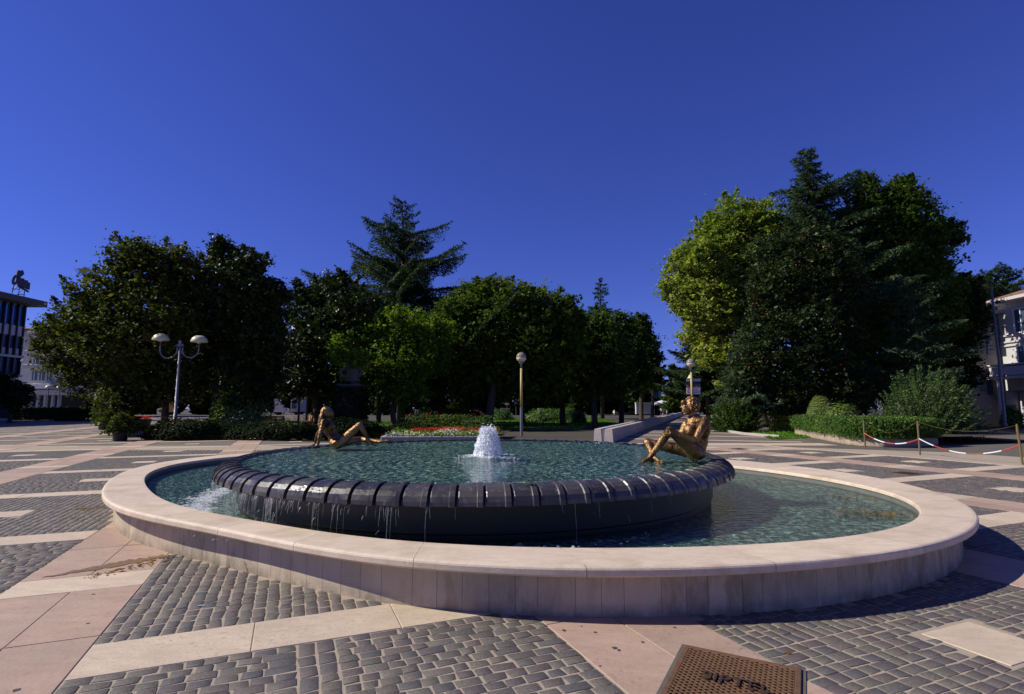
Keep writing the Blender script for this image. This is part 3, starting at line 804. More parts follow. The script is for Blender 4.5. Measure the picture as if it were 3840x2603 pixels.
for i in range(95):
    a = g.uniform(-1.0, 2.6); b = g.uniform(-1.35, 1.35)
    dx = math.sin(a) * math.cos(b); dy = math.sin(b); dz = math.cos(a) * math.cos(b)
    if dx < -.35 and dz < .72: continue
    c = hd + Vector((dx * .104, dy * .090, dz * .112)); t = Vector((-dz, .35 * g.normal(), dx)).normalized()
    pts = []
    for k in range(5):
        s_ = (k - 2) / 2 * .05; w = c + t * s_ + Vector((dx, dy, dz)) * (.014 - .018 * (k - 2) ** 2 / 4) + Vector((0, .012 * math.sin(k * 1.6 + i), 0)); pts.append(w)
    mb.tube(pts, [.005, .009, .0115, .010, .005], 6)
mb.ell(q(2601, 1515, 7.97), (.102, .094, .110), 16, 10)
o = mb.build('hair', M['bronze'], root, smooth=True)
m = o.modifiers.new('r', 'REMESH'); m.mode = 'VOXEL'; m.voxel_size = .009; m.use_smooth_shade = True; bake(o)
# reclining woman leaning back on her arms
root = empty('bronze_statue', P(1262, 1672, 10.5), 'bronze statue of a long haired woman reclining with one knee raised', 'statue', 'bronze figures on the fountain')
caps = []
pel = q(1264, 1658, 10.5); wa = q(1246, 1630, 10.5); ch = q(1226, 1598, 10.5); nk = q(1217, 1572, 10.5)
caps += [(pel, .135, wa, .10), (wa, .10, ch, .13), (ch, .125, nk.lerp(ch, .4), .10), (nk.lerp(ch, .2), .055, q(1222, 1558, 10.48), .045)]
ns, fs_ = q(1214, 1582, 10.32), q(1222, 1583, 10.69); caps += [(ns, .06, fs_, .06)]
ne, fe = q(1200, 1628, 10.24), q(1192, 1628, 10.82); nw, fw = q(1192, 1668, 10.22), q(1181, 1662, 10.86)
caps += limb([ns, ns.lerp(ne, .5), ne], [.058, .048, .038]) + limb([ne, ne.lerp(nw, .3), nw], [.04, .04, .026])
caps += limb([fs_, fs_.lerp(fe, .5), fe], [.058, .048, .038]) + limb([fe, fe.lerp(fw, .3), fw], [.04, .04, .026])
for hb, Y in ((nw, 10.2), (fw, 10.86)):
    for i in range(5):
        d = Vector((-.075 + .012 * abs(i - 2), (i - 2) * .022, -.035)); caps += [(hb + Vector((-.01, (i - 2) * .011, -.015)), .016, hb + d, .009)]
nh, fh = q(1278, 1660, 10.38), q(1276, 1660, 10.62)
nkn, fkn = q(1350, 1592, 10.40), q(1354, 1648, 10.85)
nan, fan = q(1384, 1656, 10.42), q(1424, 1657, 10.66)
caps += limb([nh, nh.lerp(nkn, .5), nkn], [.10, .082, .058]) + limb([nkn, nkn.lerp(nan, .3), nan], [.056, .054, .034])
caps += limb([q(1378, 1667, 10.42), nan, q(1396, 1667, 10.4), q(1412, 1671, 10.38)], [.03, .034, .026, .016])
caps += limb([fh, fh.lerp(fkn, .5), fkn], [.10, .08, .060]) + limb([fkn, fkn.lerp(fan, .3), fan], [.056, .055, .034])
caps += limb([fan, q(1440, 1655, 10.66), q(1460, 1652, 10.66)], [.036, .028, .016])
hd = q(1228, 1548, 10.48)
ells = [(hd, (.10, .085, .115)), (q(1240, 1552, 10.46), (.06, .058, .085)), (q(1249, 1552, 10.45), (.02, .013, .014)), (q(1244, 1565, 10.45), (.025, .03, .02)), (q(1240, 1600, 10.40), (.075, .075, .075)), (q(1241, 1600, 10.60), (.075, .075, .075)), (q(1262, 1662, 10.42), (.14, .12, .09)), (q(1262, 1662, 10.6), (.14, .12, .09))]
body('body', caps, ells, .013, M['bronze'], root, 4)
mb = MB(); g = np.random.default_rng(5)
for i in range(34):
    yy = g.uniform(-.12, .12); s0 = g.uniform(-.5, 1.0)
    a = q(1236 - 10 * abs(s0), 1533, 10.48 + yy * .4); b = q(1212, 1537 + g.uniform(-2, 6), 10.48 + yy * .8)
    c = q(1203 + g.uniform(-3, 3), 1562, 10.48 + yy); d = q(1201 + g.uniform(-6, 8), 1592, 10.46 + yy); e = q(1198 + g.uniform(-4, 14), 1606 + g.uniform(-6, 10), 10.44 + yy)
    mb.tube([a, b, c, d, e], [.012, .024, .028, .022, .008], 6)
mb.ell(q(1222, 1546, 10.48), (.105, .098, .118), 16, 10)
o = mb.build('hair', M['bronze'], root, smooth=True)
m = o.modifiers.new('r', 'REMESH'); m.mode = 'VOXEL'; m.voxel_size = .011; m.use_smooth_shade = True; bake(o)
# grey stone saint on an ivy clad pedestal
YS = 36.5
root = empty('stone_statue', P(1322, 1440, YS), 'grey weathered stone statue of a robed figure on top of the ivy pedestal', 'statue')
caps = []
caps += limb([q(1322, 1440, YS), q(1324, 1410, YS), q(1322, 1380, YS)], [.36, .27, .24])
caps += [(q(1300, 1378, YS), .15, q(1344, 1378, YS), .15), (q(1322, 1372, YS), .12, q(1320, 1358, YS), .10)]
caps += limb([q(1300, 1380, YS), q(1276, 1395, YS - .1), q(1288, 1413, YS - .35)], [.14, .13, .09])
caps += limb([q(1344, 1380, YS), q(1358, 1398, YS - .1), q(1345, 1412, YS - .4)], [.14, .12, .09])
for i in range(9): caps += [(q(1302 + i * 5, 1385, YS - .28 - .1 * math.sin(i / 8 * math.pi)), .05, q(1298 + i * 6, 1440, YS - .36 - .1 * math.sin(i / 8 * math.pi)), .06)]
ells = [(q(1320, 1352, YS), (.15, .16, .20)), (q(1318, 1351, YS + .04), (.18, .17, .22)), (q(1322, 1353, YS - .15), (.03, .05, .04))]
body('body', caps, ells, .035, M['greystone'], root, 2)
for nm, z0, z1, w in (('base', 1446, 1440, .95),):
    pass
ip = empty('ivy_pedestal', P(1312, 1610, YS) * 1.0, 'tall square pedestal completely overgrown with dark ivy beneath the stone statue', 'pedestal')
base = Vector((P(1312, 1600, YS).x, YS, 0)); ztop = P(1312, 1441, YS).z; ip.location = base
mb = MB(); mb.box((base.x, YS, ztop / 2), (1.5, 1.5, ztop)); mb.build('stone_block', M['greystone'], ip)
g = np.random.default_rng(31); C = []
for _ in range(9000):
    z = g.uniform(0, ztop + .08); f = g.integers(0, 4); a = g.uniform(-.95, .95); b = .86 + g.normal(0, .10) + .12 * (z / ztop) * math.sin(z * 3 + a * 2)
    x, y = [(a, -b), (a, b), (-b, a), (b, a)][f]
    if z > ztop - .15: b = g.uniform(0, 1.0); x, y = x * g.random(), y * g.random(); z = ztop + g.uniform(-.05, .16)
    C.append((base.x + x, YS + y, z))
o = leaves('ivy', C, .14, M['leaf_dark'], ip, up=.2, seed=4); tag(o, kind='stuff')
# people under the far parasol
def person(x, y, h, top, legs, label, pose=0, skin=(.45, .27, .18)):
    r = empty('person', (x, y, 0), label, 'person', 'people by the parasol')
    s = h / 1.75; V3 = lambda a, b, c: Vector((x + a * s, y + b * s, c * s))
    mk = lambda n_, c: M.setdefault(n_, plain(n_, c, .8))
    caps = limb([V3(-.09, 0, .9), V3(-.11, 0 - .05 * pose, .5), V3(-.12, .05 * pose, .08)], [.09, .065, .045]) + limb([V3(.09, 0, .9), V3(.12, .1 * pose, .5), V3(.13, .2 * pose, .08)], [.09, .065, .045])
    caps += [(V3(-.12, 0, .05), .04, V3(-.12, -.16, .04), .03), (V3(.13, .1 * pose, .05), .04, V3(.13, -.1, .04), .03)]
    caps += limb([V3(0, 0, .95), V3(0, 0, 1.15), V3(0, 0, 1.35)], [.14, .125, .15]) + [(V3(-.17, 0, 1.42), .06, V3(.17, 0, 1.42), .06), (V3(0, 0, 1.4), .06, V3(0, 0, 1.55), .05)]
    for sg in (-1, 1): caps += limb([V3(sg * .19, 0, 1.42), V3(sg * .25, -.02, 1.15), V3(sg * (.22 - .1 * pose), -.14, .95)], [.05, .042, .03]) + [(V3(sg * (.22 - .1 * pose), -.14, .95), .03, V3(sg * .2, -.18, .87), .02)]
    body('body', caps, [(V3(0, 0, 1.65), (.075 * s, .09 * s, .115 * s)), (V3(0, -.09, 1.64), (.015 * s, .02 * s, .02 * s))], .03, mk('skin', skin), r, 2)
    mb = MB(); mb.lathe((x, y, 0), [(.17 * s, .86 * s), (.165 * s, 1.1 * s), (.19 * s, 1.3 * s), (.20 * s, 1.43 * s), (.08 * s, 1.49 * s)], 14); 
    for sg in (-1, 1): capsule(mb, V3(sg * .19, 0, 1.42), .07 * s, V3(sg * .24, -.02, 1.2), .06 * s)
    mb.build('shirt', mk('cloth_' + top[0], top[1]), r, smooth=True)
    mb = MB()
    for sg, p_ in ((-1, -.05 * pose), (1, .1 * pose)): capsule(mb, V3(sg * .09, 0, .88), .105 * s, V3(sg * .115, p_, .48), .08 * s)
    mb.lathe((x, y, 0), [(.16 * s, .78 * s), (.175 * s, .93 * s)], 14); mb.build('trousers', mk('cloth_' + legs[0], legs[1]), r, smooth=True)
    mb = MB(); mb.ell(V3(0, .02, 1.69), (.085 * s, .095 * s, .095 * s)); mb.build('hair', mk('hair_dark', (.03, .02, .015)), r, smooth=True)
YP = 110.0
def at_far(px, Y): return P(px, 1550, Y).x
person(at_far(2481, YP), YP, 1.7, ('white', (.75, .75, .75)), ('navy', (.03, .04, .08)), 'person in a white shirt and dark trousers, left of the trio under the parasol', 0)
person(at_far(2489, YP - 1), YP - 1, 1.68, ('pinkish', (.7, .5, .48)), ('beige', (.5, .4, .3)), 'person in a pale pink top and beige trousers walking in front of the parasol', 1)
person(at_far(2502, YP + .5), YP + .5, 1.74, ('white', (.75, .75, .75)), ('pale', (.55, .6, .65)), 'person all in white standing right of the others under the parasol', 0)
# ------------------------------------------------------------ trees
def trunk(parent, pts, rads, limbs=(), name='trunk', n=9):
    mb = MB(); mb.tube(pts, rads, n)
    for l in limbs: mb.tube(l[0], l[1], 6)
    return mb.build(name, M['bark'], parent, smooth=True)
def crown_points(blobs, spacing, per, cr, g, inner=.16):
    """blobs: (x,y,z,rx,ry,rz). small twig clumps just inside each lobe's skin, thinner inside"""
    out = []; inn = []
    for (x, y, z, rx, ry, rz) in blobs:
        area = 4 * math.pi * ((rx * ry + rx * rz + ry * rz) / 3)
        n = int(area / (spacing * 1.12) ** 2)
        d = g.normal(0, 1, (n, 3)); d /= np.linalg.norm(d, axis=1)[:, None]
        rad = 1 - np.abs(g.normal(0, .09, n)) + .05 * np.sin(d[:, 0] * 7 + x) * np.sin(d[:, 2] * 6 + z)
        ext = g.random(n) < .16; rad[ext] += g.uniform(.03, .11, ext.sum())
        c = np.c_[x + d[:, 0] * rx * rad, y + d[:, 1] * ry * rad, z + d[:, 2] * rz * rad]
        keep = np.ones(n, bool)
        for (X, Y, Z, RX, RY, RZ) in blobs:
            if (X, Y, Z) == (x, y, z): continue
            e = ((c[:, 0] - X) / RX) ** 2 + ((c[:, 1] - Y) / RY) ** 2 + ((c[:, 2] - Z) / RZ) ** 2
            keep &= e > .45
        c = c[keep]
        cr_i = cr * .92 * np.exp(g.normal(0, .35, len(c)))
        k = int(per * 1.3); pts = np.repeat(c, k, 0) + g.normal(0, 1, (len(c) * k, 3)) * np.repeat(cr_i, k)[:, None] * np.array([1, 1, .55])
        out.append(pts)
        for _ in range(max(5, int(n / 22))):
            dd = g.normal(0, 1, 3); dd[2] = abs(dd[2]) * 1.2 - .2; dd /= np.linalg.norm(dd); Ls = g.uniform(.06, .36) * (rx + rz) * .5
            b0 = np.array([x + dd[0] * rx * .95, y + dd[1] * ry * .95, z + dd[2] * rz * .95]); ax_ = dd * .6 + np.array([0, 0, .5]); ax_ /= np.linalg.norm(ax_)
            tt = g.random(int(per * 4.5)); out.append(b0 + ax_ * (tt * Ls * 1.6)[:, None] + g.normal(0, 1, (len(tt), 3)) * (cr * .75 * (1.1 - tt))[:, None])
        ni = int(n * per * inner * .45); d = g.normal(0, 1, (ni, 3)); d /= np.linalg.norm(d, axis=1)[:, None]; rr = g.random(ni) ** .4 * .86
        inn.append(np.c_[x + d[:, 0] * rx * rr, y + d[:, 1] * ry * rr, z + d[:, 2] * rz * rr])
    a, b = np.concatenate(out), np.concatenate(inn)
    return np.concatenate([a, b]), np.concatenate([np.ones(len(a)), np.full(len(b), 2.6)])
def tree(name, label, Y, base_px, lobes, mat, leaf, spacing=.55, per=16, cr=.26, seed=1, trunk_r=.25, group=None, trunks=None, depth=.8, asp=1.5, up=.35, zmin=None, fruit=None, rnd_bias=None, inner=.5, cat='tree', ztop_trunk=None):
    """lobes in photo px (px, py, r, dY): solid ellipsoids standing at depth Y+dY"""
    g = np.random.default_rng(seed)
    bx = P(base_px, 1550, Y).x
    root = empty(name, (bx, Y, 0), label, cat, group)
    B = []
    for l in lobes:
        px, py, r = l[:3]; dY = l[3] if len(l) > 3 else g.uniform(-1, 1); rz = l[4] if len(l) > 4 else r * .95
        c = P(px, py, Y + dY); B.append((c.x, c.y, c.z, S(r, Y), S(r, Y) * depth, S(rz, Y)))
    leaf *= .80; per = int(per * 1.45)
    pts, szs = crown_points(B, spacing, per, cr, g, inner); kk = pts[:, 2] > (.15 if zmin is None else zmin); pts = pts[kk]; szs = szs[kk]
    rnd = g.random(len(pts))
    if rnd_bias is not None: rnd = np.clip(rnd * .8 + rnd_bias(pts), 0, 1)
    o = leaves('crown', pts, leaf * szs, mat, root, asp=asp, up=up, seed=seed, rnd=rnd); 
    cz = sum(b[2] for b in B) / len(B); cxm = sum(b[0] for b in B) / len(B)
    top = Vector((cxm * .5 + bx * .5, Y, cz)); lim = []
    for b in B:
        s0 = Vector((bx, Y, 0)).lerp(top, g.uniform(.35, .8)); e = Vector((b[0], b[1], b[2] + b[5] * .3)); m = s0.lerp(e, .5) + Vector((0, 0, -.1 * (e - s0).length * .5))
        lim.append(([s0, m, e], [trunk_r * .42, trunk_r * .28, trunk_r * .08]))
    mid = Vector((bx, Y, 0)).lerp(top, .5) + Vector((g.normal(0, .1), 0, 0))
    trunk(root, [(bx, Y, -.1), (bx, Y, .15), mid, top], [trunk_r * 1.5, trunk_r * 1.1, trunk_r * .85, trunk_r * .4], lim)
    if fruit:
        mb = MB(); idx = g.integers(0, len(pts), fruit)
        for i in idx:
            p = pts[i]
            if p[1] < Y + .2: mb.ell(Vector(p) + Vector((0, -.15, 0)), (.045, .045, .06), 6, 5)
        tag(mb.build('fruit', M['red'], root, smooth=True), kind='stuff')
    return root
def conifer(name, label, Y, px, py_top, z0, prof, mat, seed=1, nb=70, group=None, rise=.25, droop=.5, dens=1.0, leaf=.26, tr=.22, tipup=.25, side=None, cat='conifer', lean=0.0):
    """prof(t): branch length in m at relative height t (0 bottom .. 1 apex)"""
    g = np.random.default_rng(seed)
    top = P(px, py_top, Y); bx = top.x; H = top.z
    root = empty(name, (bx, Y, 0), label, cat, group)
    mb = MB(); mb.tube([(bx, Y, -.1), (bx, Y, H * .5), (bx + lean * .5, Y, H * .85), (bx + lean, Y, H - .05)], [tr, tr * .7, tr * .3, .03], 8)
    C, A = [], []
    for i in range(nb):
        t = (i + g.random()) / nb; z = z0 + (H - z0) * t; L = prof(t) * g.uniform(.42, 1.18)
        az = i * 2.399 + g.normal(0, .25); dx, dy = math.cos(az), math.sin(az)
        if side is not None and dx * side < -.2: L *= .35
        if L < .12: L = .12
        ns = max(4, int(L / .22)); pts = []
        for k in range(ns + 1):
            s = k / ns
            zz = z + L * (rise * s - (rise * .55) * s * s + tipup * max(0, s - .6) ** 1.5)
            w = .04 * L * math.sin(s * 5 + i)
            pts.append(Vector((bx + lean * t * t + dx * L * s - dy * w, Y + dy * L * s + dx * w, zz)))
        r0 = max(.012, min(.09, L * .016)); mb.tube([pts[j] for j in sorted(set([0, ns // 3, 2 * ns // 3, ns]))], [r0, r0 * .7, r0 * .45, .006] if ns >= 3 else r0, 5)
        for k in range(1, ns + 1):
            s = k / ns; c = pts[k]; d = (pts[k] - pts[k - 1]).normalized(); sd = Vector((-d.y, d.x, 0))
            tw = L * .30 * math.sin(math.pi * min(1, .18 + s * .82)) + .12
            ntw = 2
            for sgn in (-1, 1):
                nn = max(2, int(tw / .10 * dens)) 
                for j in range(nn):
                    u = (j + g.random()) / nn; a_ = (d * .75 + sd * sgn).normalized()
                    p = c + a_ * (tw * u) + Vector((0, 0, -droop * tw * u * u)) + Vector(g.normal(0, .035, 3))
                    C.append(p); A.append((a_.x, a_.y, a_.z - droop * u * 1.3))
                    if g.random() < .5: C.append(p + Vector((0, 0, .05))); A.append((a_.x * .5 + g.normal(0, .4), a_.y * .5 + g.normal(0, .4), .5))
    # leader
    for k in range(40):
        z = H - 1.4 * g.random(); C.append(Vector((bx + lean + g.normal(0, .05 + .08 * (H - z)), Y + g.normal(0, .06), z))); A.append((g.normal(0, .4), g.normal(0, .4), 1))
    mb.build('trunk', M['bark'], root, smooth=True)
    leaves('crown', np.array([tuple(c) for c in C]), leaf, mat, root, asp=4.2, up=.5, axis=A, adev=.28, rsize=.3, seed=seed)
    return root
def shrub(name, label, cpx, Y, w, h, d, mat, leaf, n=5000, seed=1, cat='shrub', group=None, zb=0.0, rough=.14, asp=1.5, box=False, core=True):
    g = np.random.default_rng(seed); c = G(cpx, 1600, 0); bx = P(cpx, 1600, Y).x
    root = empty(name, (bx, Y, zb), label, cat, group)
    if box:
        f = g.random(n); x = g.uniform(-1, 1, n); y = g.uniform(-1, 1, n); z = g.uniform(0, 1, n)
        A = (f < .45); B_ = (f >= .45) & (f < .75); y[A] = -1; z[B_] = 1; rest = ~(A | B_); x[rest] = np.sign(x[rest])
        z = np.clip(z, 0, 1)
        p = np.c_[bx + x * w / 2, Y + y * d / 2, zb + z * h] + g.normal(0, rough * .35, (n, 3))
    else:
        v = g.normal(0, 1, (n, 3)); v /= np.linalg.norm(v, axis=1)[:, None]; v[:, 2] = np.abs(v[:, 2])
        k = 1 + rough * (np.sin(v[:, 0] * 5 + seed) * np.sin(v[:, 2] * 6 + seed * 2) + .6 * g.normal(0, 1, n)); k = np.where(g.random(n) < .3, k * g.uniform(.6, 1, n), k)
        p = np.c_[bx + v[:, 0] * k * w / 2, Y + v[:, 1] * k * d / 2, zb + v[:, 2] * k * h]
    leaves('foliage', p, leaf, mat, root, asp=asp, up=.3, seed=seed)
    mb = MB()
    for i in range(7):
        a = i * .9; mb.tube([(bx + .05 * math.cos(a), Y + .05 * math.sin(a), zb - .02), (bx + math.cos(a) * w * .2, Y + math.sin(a) * d * .2, zb + h * .5), (bx + math.cos(a) * w * .35, Y + math.sin(a) * d * .35, zb + h * .8)], [.035, .025, .008], 5)
    if core and box: mb.box((bx, Y, zb + h * .47), (w * .9, d * .85, h * .9))
    mb.build('stems', M['bark'], root)
    return root
def juniper(name, label, Y, cpx, wpx, hz, dep, mat, seed, nplume=230, leaf=.13, lean=0.0, zb=0.0):
    g = np.random.default_rng(seed); bx = P(cpx, 1600, Y).x; W = S(wpx, Y) / 2
    root = empty(name, (bx, Y, zb), label, 'shrub')
    C, A = [], []; mb = MB()
    for i in range(nplume):
        az = g.uniform(0, 2 * math.pi); el = g.uniform(.06, 1.0) ** .8 * 1.25
        dx, dy, dz = math.cos(az) * math.cos(el), math.sin(az) * math.cos(el), math.sin(el)
        tip = Vector((bx + dx * W * g.uniform(.62, 1.12) + lean * dz, Y + dy * dep * g.uniform(.7, 1.0), zb + .15 + hz * dz * g.uniform(.66, 1.10)))
        s0 = Vector((bx, Y, zb + .05)).lerp(tip, .3)
        L = (tip - s0).length; d = (tip - s0).normalized(); d = (d + Vector((0, 0, .28))).normalized()
        pl = min(L, g.uniform(.9, 1.7)); n = int(85 * pl)
        a0 = tip - d * pl
        for k in range(n):
            t = g.random(); p = a0 + d * pl * t + Vector((0, 0, -.10 * pl * (t - .5) ** 2)); sp = .11 * (1 - t) + .02
            off = Vector(g.normal(0, sp, 3)); off.z *= .7
            C.append(p + off); A.append(tuple(d * 1.0 + off * 3.0))
        if i % 6 == 0: mb.tube([(bx, Y, zb), tip.lerp(s0, .5), tip], [.03, .018, .005], 4)
    nd = int(nplume * 7)
    for k in range(nd):
        az = g.uniform(0, 2 * math.pi); r = math.sqrt(g.random()) * .68; z = g.uniform(0, .62) * math.sqrt(max(0, 1 - r * r))
        C.append(Vector((bx + r * W * math.cos(az), Y + r * dep * math.sin(az), zb + z * hz))); A.append((g.normal(), g.normal(), 1))
    leaves('foliage', np.array([tuple(c) for c in C]), leaf, mat, root, asp=3.2, up=.5, axis=A, adev=.3, seed=seed)
    mb.build('stems', M['bark'], root)
    return root
# --- left group
tree('broadleaf_tree', 'wide dark broadleaf tree with branches hanging low at the left edge of the plaza', 32, 470,
     [(500, 985, 95), (560, 1030, 130), (650, 1020, 110), (390, 1110, 105), (300, 1215, 100), (235, 1330, 85), (430, 1240, 150), (580, 1230, 170), (330, 1400, 105), (480, 1420, 120), (600, 1430, 110), (210, 1235, 50), (430, 1530, 70, -1.5), (165, 1290, 35), (470, 1600, 38, -2)],
     M['leaf_left'], .20, .60, 17, .30, 11, .30, 'park trees left of the stone bench')
tree('evergreen_tree', 'tall glossy dark evergreen tree behind the twin lamp, right of the wide low-branched tree', 35, 800,
     [(828, 930, 42), (850, 1010, 100), (940, 1010, 75), (990, 1110, 80), (1010, 1190, 60), (850, 1150, 170), (740, 1150, 120), (950, 1290, 110), (800, 1330, 150), (700, 1400, 110), (940, 1430, 110), (1060, 1120, 28), (1010, 1380, 70)],
     M['leaf_mag'], .24, .60, 15, .28, 12, .32, 'park trees left of the stone bench')
tree('magnolia_tree', 'glossy leaved magnolia tree beside the ivy pedestal, left of the tall cedar', 41, 1190,
     [(1255, 1060, 50), (1250, 1130, 105), (1150, 1170, 85), (1190, 1270, 120), (1300, 1200, 120), (1130, 1340, 85), (1250, 1400, 120), (1100, 1430, 70), (1120, 1090, 35)],
     M['leaf_mag'], .26, .62, 13, .28, 13, .28, 'park trees left of the stone bench')
for i, (px, py) in enumerate(((1172, 1030), (1194, 1048))):
    conifer('cypress_tree', ('thin pointed conifer tip, the taller of two behind the magnolia', 'thin pointed conifer tip, the shorter of two behind the magnolia')[i], 56, px, py, 3, lambda t: .25 + 1.1 * (1 - t), M['needle'], 40 + i, 60, rise=1.2, leaf=.22, tr=.12)
conifer('cedar_tree', 'tall dark spreading cedar with spiky drooping tiers in the centre of the park', 50, 1522, 752, 5.5, lambda t: (10.2 * (1 - t) ** .85 + .4) * (1 + .38 * math.sin(t * 34)), M['needle'], 51, 115, rise=.22, droop=.6, dens=1.1, leaf=.34, tr=.42, tipup=.6, lean=-.4)
tree('maple_tree', 'bright green maple with layered twigs hanging over the stone statue', 39, 1480,
     [(1400, 1270, 75), (1300, 1300, 62), (1480, 1250, 85), (1560, 1240, 80), (1350, 1370, 80), (1470, 1370, 110), (1590, 1330, 95), (1240, 1320, 40), (1640, 1250, 60), (1520, 1450, 80), (1440, 1190, 30), (1500, 1190, 30), (1345, 1345, 34, -4.2), (1275, 1345, 26, -4)],
     M['leaf_maple'], .20, .55, 15, .26, 14, .20, 'park trees left of the stone bench')
tree('chestnut_tree', 'large chestnut tree with browning leaf tips behind the centre globe lamp', 42, 1830,
     [(1860, 1110, 75), (1780, 1130, 85), (1700, 1190, 80), (1940, 1140, 85), (2030, 1140, 75), (2110, 1170, 70), (1860, 1230, 140), (2010, 1250, 140), (1740, 1300, 110), (2100, 1290, 110), (1880, 1390, 120), (2020, 1410, 120), (1760, 1410, 80), (2160, 1210, 40)],
     M['leaf_chest'], .27, .62, 14, .30, 15, .32, 'park trees left of the stone bench', rnd_bias=lambda p: np.clip((p[:, 2] - 9.5) * .08, 0, .2))
conifer('cedar_tree', 'small dark cedar tip rising behind the tree row right of the chestnut', 78, 2250, 1043, 5, lambda t: (5.2 * (1 - t) ** .9 + .3) * (1 + .35 * math.sin(t * 30)), M['needle'], 55, 90, rise=-.05, droop=.5, leaf=.42, tr=.3, tipup=.3)
rowt = [(2230, 46, [(2220, 1230, 70), (2180, 1290, 80), (2260, 1300, 95), (2210, 1400, 110), (2290, 1400, 80), (2160, 1420, 60)], 'nearest of the row of dark trees along the long stone bench'),
        (2330, 56, [(2330, 1210, 48), (2310, 1270, 75), (2370, 1290, 60), (2340, 1370, 90), (2300, 1430, 70), (2390, 1400, 55)], 'second of the row of dark trees along the long stone bench'),
        (2405, 68, [(2400, 1220, 42), (2405, 1290, 58), (2430, 1340, 40), (2400, 1400, 70), (2440, 1420, 38)], 'third of the row of dark trees along the long stone bench'),
        (2445, 82, [(2443, 1300, 28), (2450, 1350, 34), (2450, 1400, 38), (2462, 1440, 34)], 'furthest of the row of dark trees along the long stone bench')]
for i, (px, Y, L, lab) in enumerate(rowt):
    tree('lime_tree', lab, Y, px, [(a, b, c, 0) for a, b, c in L], M['leaf_plane'], .28 + .02 * i, .65, 14, .32, 60 + i, .26, 'park trees left of the stone bench')
# inner park trees whose trunks show in the shade
for i, (px, Y, w, lab) in enumerate(((960, 44, 120, 'dark shaded tree deep in the park behind the pale shrub'), (1700, 52, 130, 'dark shaded tree deep in the park left of the centre lamp'), (1960, 56, 130, 'dark shaded tree deep in the park behind the centre lamp'), (2110, 50, 100, 'dark shaded tree deep in the park just right of the centre lamp'), (620, 42, 130, 'dark shaded tree behind the base of the twin lamp'), (1420, 58, 130, 'dark shaded tree deep in the park right of the ivy pedestal'))):
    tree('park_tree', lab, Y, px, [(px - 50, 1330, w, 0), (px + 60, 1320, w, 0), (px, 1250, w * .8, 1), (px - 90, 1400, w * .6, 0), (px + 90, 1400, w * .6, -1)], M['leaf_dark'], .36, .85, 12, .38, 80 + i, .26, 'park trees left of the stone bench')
# --- right group
tree('linden_tree', 'broad light green tree with yellowing leaves at the left of the right hand group', 45, 2860,
     [(2760, 830, 105), (2850, 850, 110), (2680, 900, 90), (2620, 970, 90), (2560, 1030, 75), (2720, 1010, 170), (2560, 1110, 75), (2640, 1140, 120), (2800, 1120, 150), (2620, 1240, 75), (2710, 1290, 105), (2760, 1400, 80), (2880, 960, 130), (2525, 1080, 45), (2660, 1340, 45)],
     M['leaf_linden'], .25, .62, 16, .26, 21, .42, 'trees behind the hedge planter', rnd_bias=lambda p: np.clip((9.5 - np.abs(p[:, 2] - 8)) * .03, 0, .25))
conifer('cedar_tree', 'blue green cedar with drooping tips, highest top of the right hand group', 43, 3050, 562, 9, lambda t: (5.6 * (1 - t) ** .7 + .5) * (1 + .3 * math.sin(t * 28)), M['needleblue'], 22, 130, rise=.3, droop=.75, dens=1.4, leaf=.36, tr=.34, tipup=.1, lean=-.7)
tree('magnolia_tree', 'dark glossy magnolia dotted with red fruit, in front of the tall cedar', 37, 2990,
     [(2900, 960, 90), (3020, 930, 110), (3120, 980, 100), (2900, 1080, 95), (2990, 1080, 160), (3120, 1120, 130), (2900, 1210, 105), (3010, 1250, 160), (3140, 1280, 120), (2880, 1350, 110), (3050, 1400, 130), (2960, 1480, 90), (3150, 1440, 100), (3260, 1460, 90), (3080, 1500, 90), (2800, 1400, 70)],
     M['leaf_mag'], .23, .56, 15, .26, 23, .28, 'trees behind the hedge planter', fruit=90, asp=2.2)
tree('plane_tree', 'tall dark green broadleaf tree at the right end of the right hand group', 43.5, 3330,
     [(3255, 735, 62), (3390, 740, 75), (3280, 830, 120), (3400, 830, 120), (3480, 890, 75), (3300, 950, 150), (3430, 990, 140), (3250, 1080, 150), (3400, 1140, 150), (3510, 1080, 90), (3560, 870, 42), (3590, 905, 30), (3530, 1200, 90), (3300, 1260, 140), (3420, 1300, 120), (3350, 1400, 120), (3240, 1400, 110), (3200, 850, 80), (3385, 680, 30), (3245, 680, 28)],
     M['leaf_plane'], .27, .62, 15, .27, 24, .40, 'trees behind the hedge planter')
tree('dark_tree', 'black green tree in shade between the right hand group and the white building', 47.5, 3600,
     [(3560, 1130, 80), (3630, 1090, 60), (3600, 1210, 100), (3520, 1290, 120), (3640, 1180, 60), (3560, 1390, 100), (3660, 1110, 40)],
     M['leaf_dark'], .30, .65, 13, .3, 25, .3, 'trees behind the hedge planter')
conifer('cedar_tree', 'flat topped dark cedar above the roof of the white building at the right edge', 62, 3742, 1012, 9, lambda t: (6.4 * (1 - t) ** .6 + 1.0) * (1 + .35 * math.sin(t * 22)), M['needle'], 26, 80, rise=.22, droop=.25, leaf=.42, tr=.34, tipup=.5)
conifer('young_cedar', 'blue green cedar spray overhanging the big juniper on the right', 36, 3420, 1085, 3.2, lambda t: (3.2 * (1 - t) ** .7 + .5) * (1 + .3 * math.sin(t * 25)), M['needleblue'], 27, 46, rise=.2, droop=.6, dens=1.3, leaf=.26, tr=.16, tipup=.1)
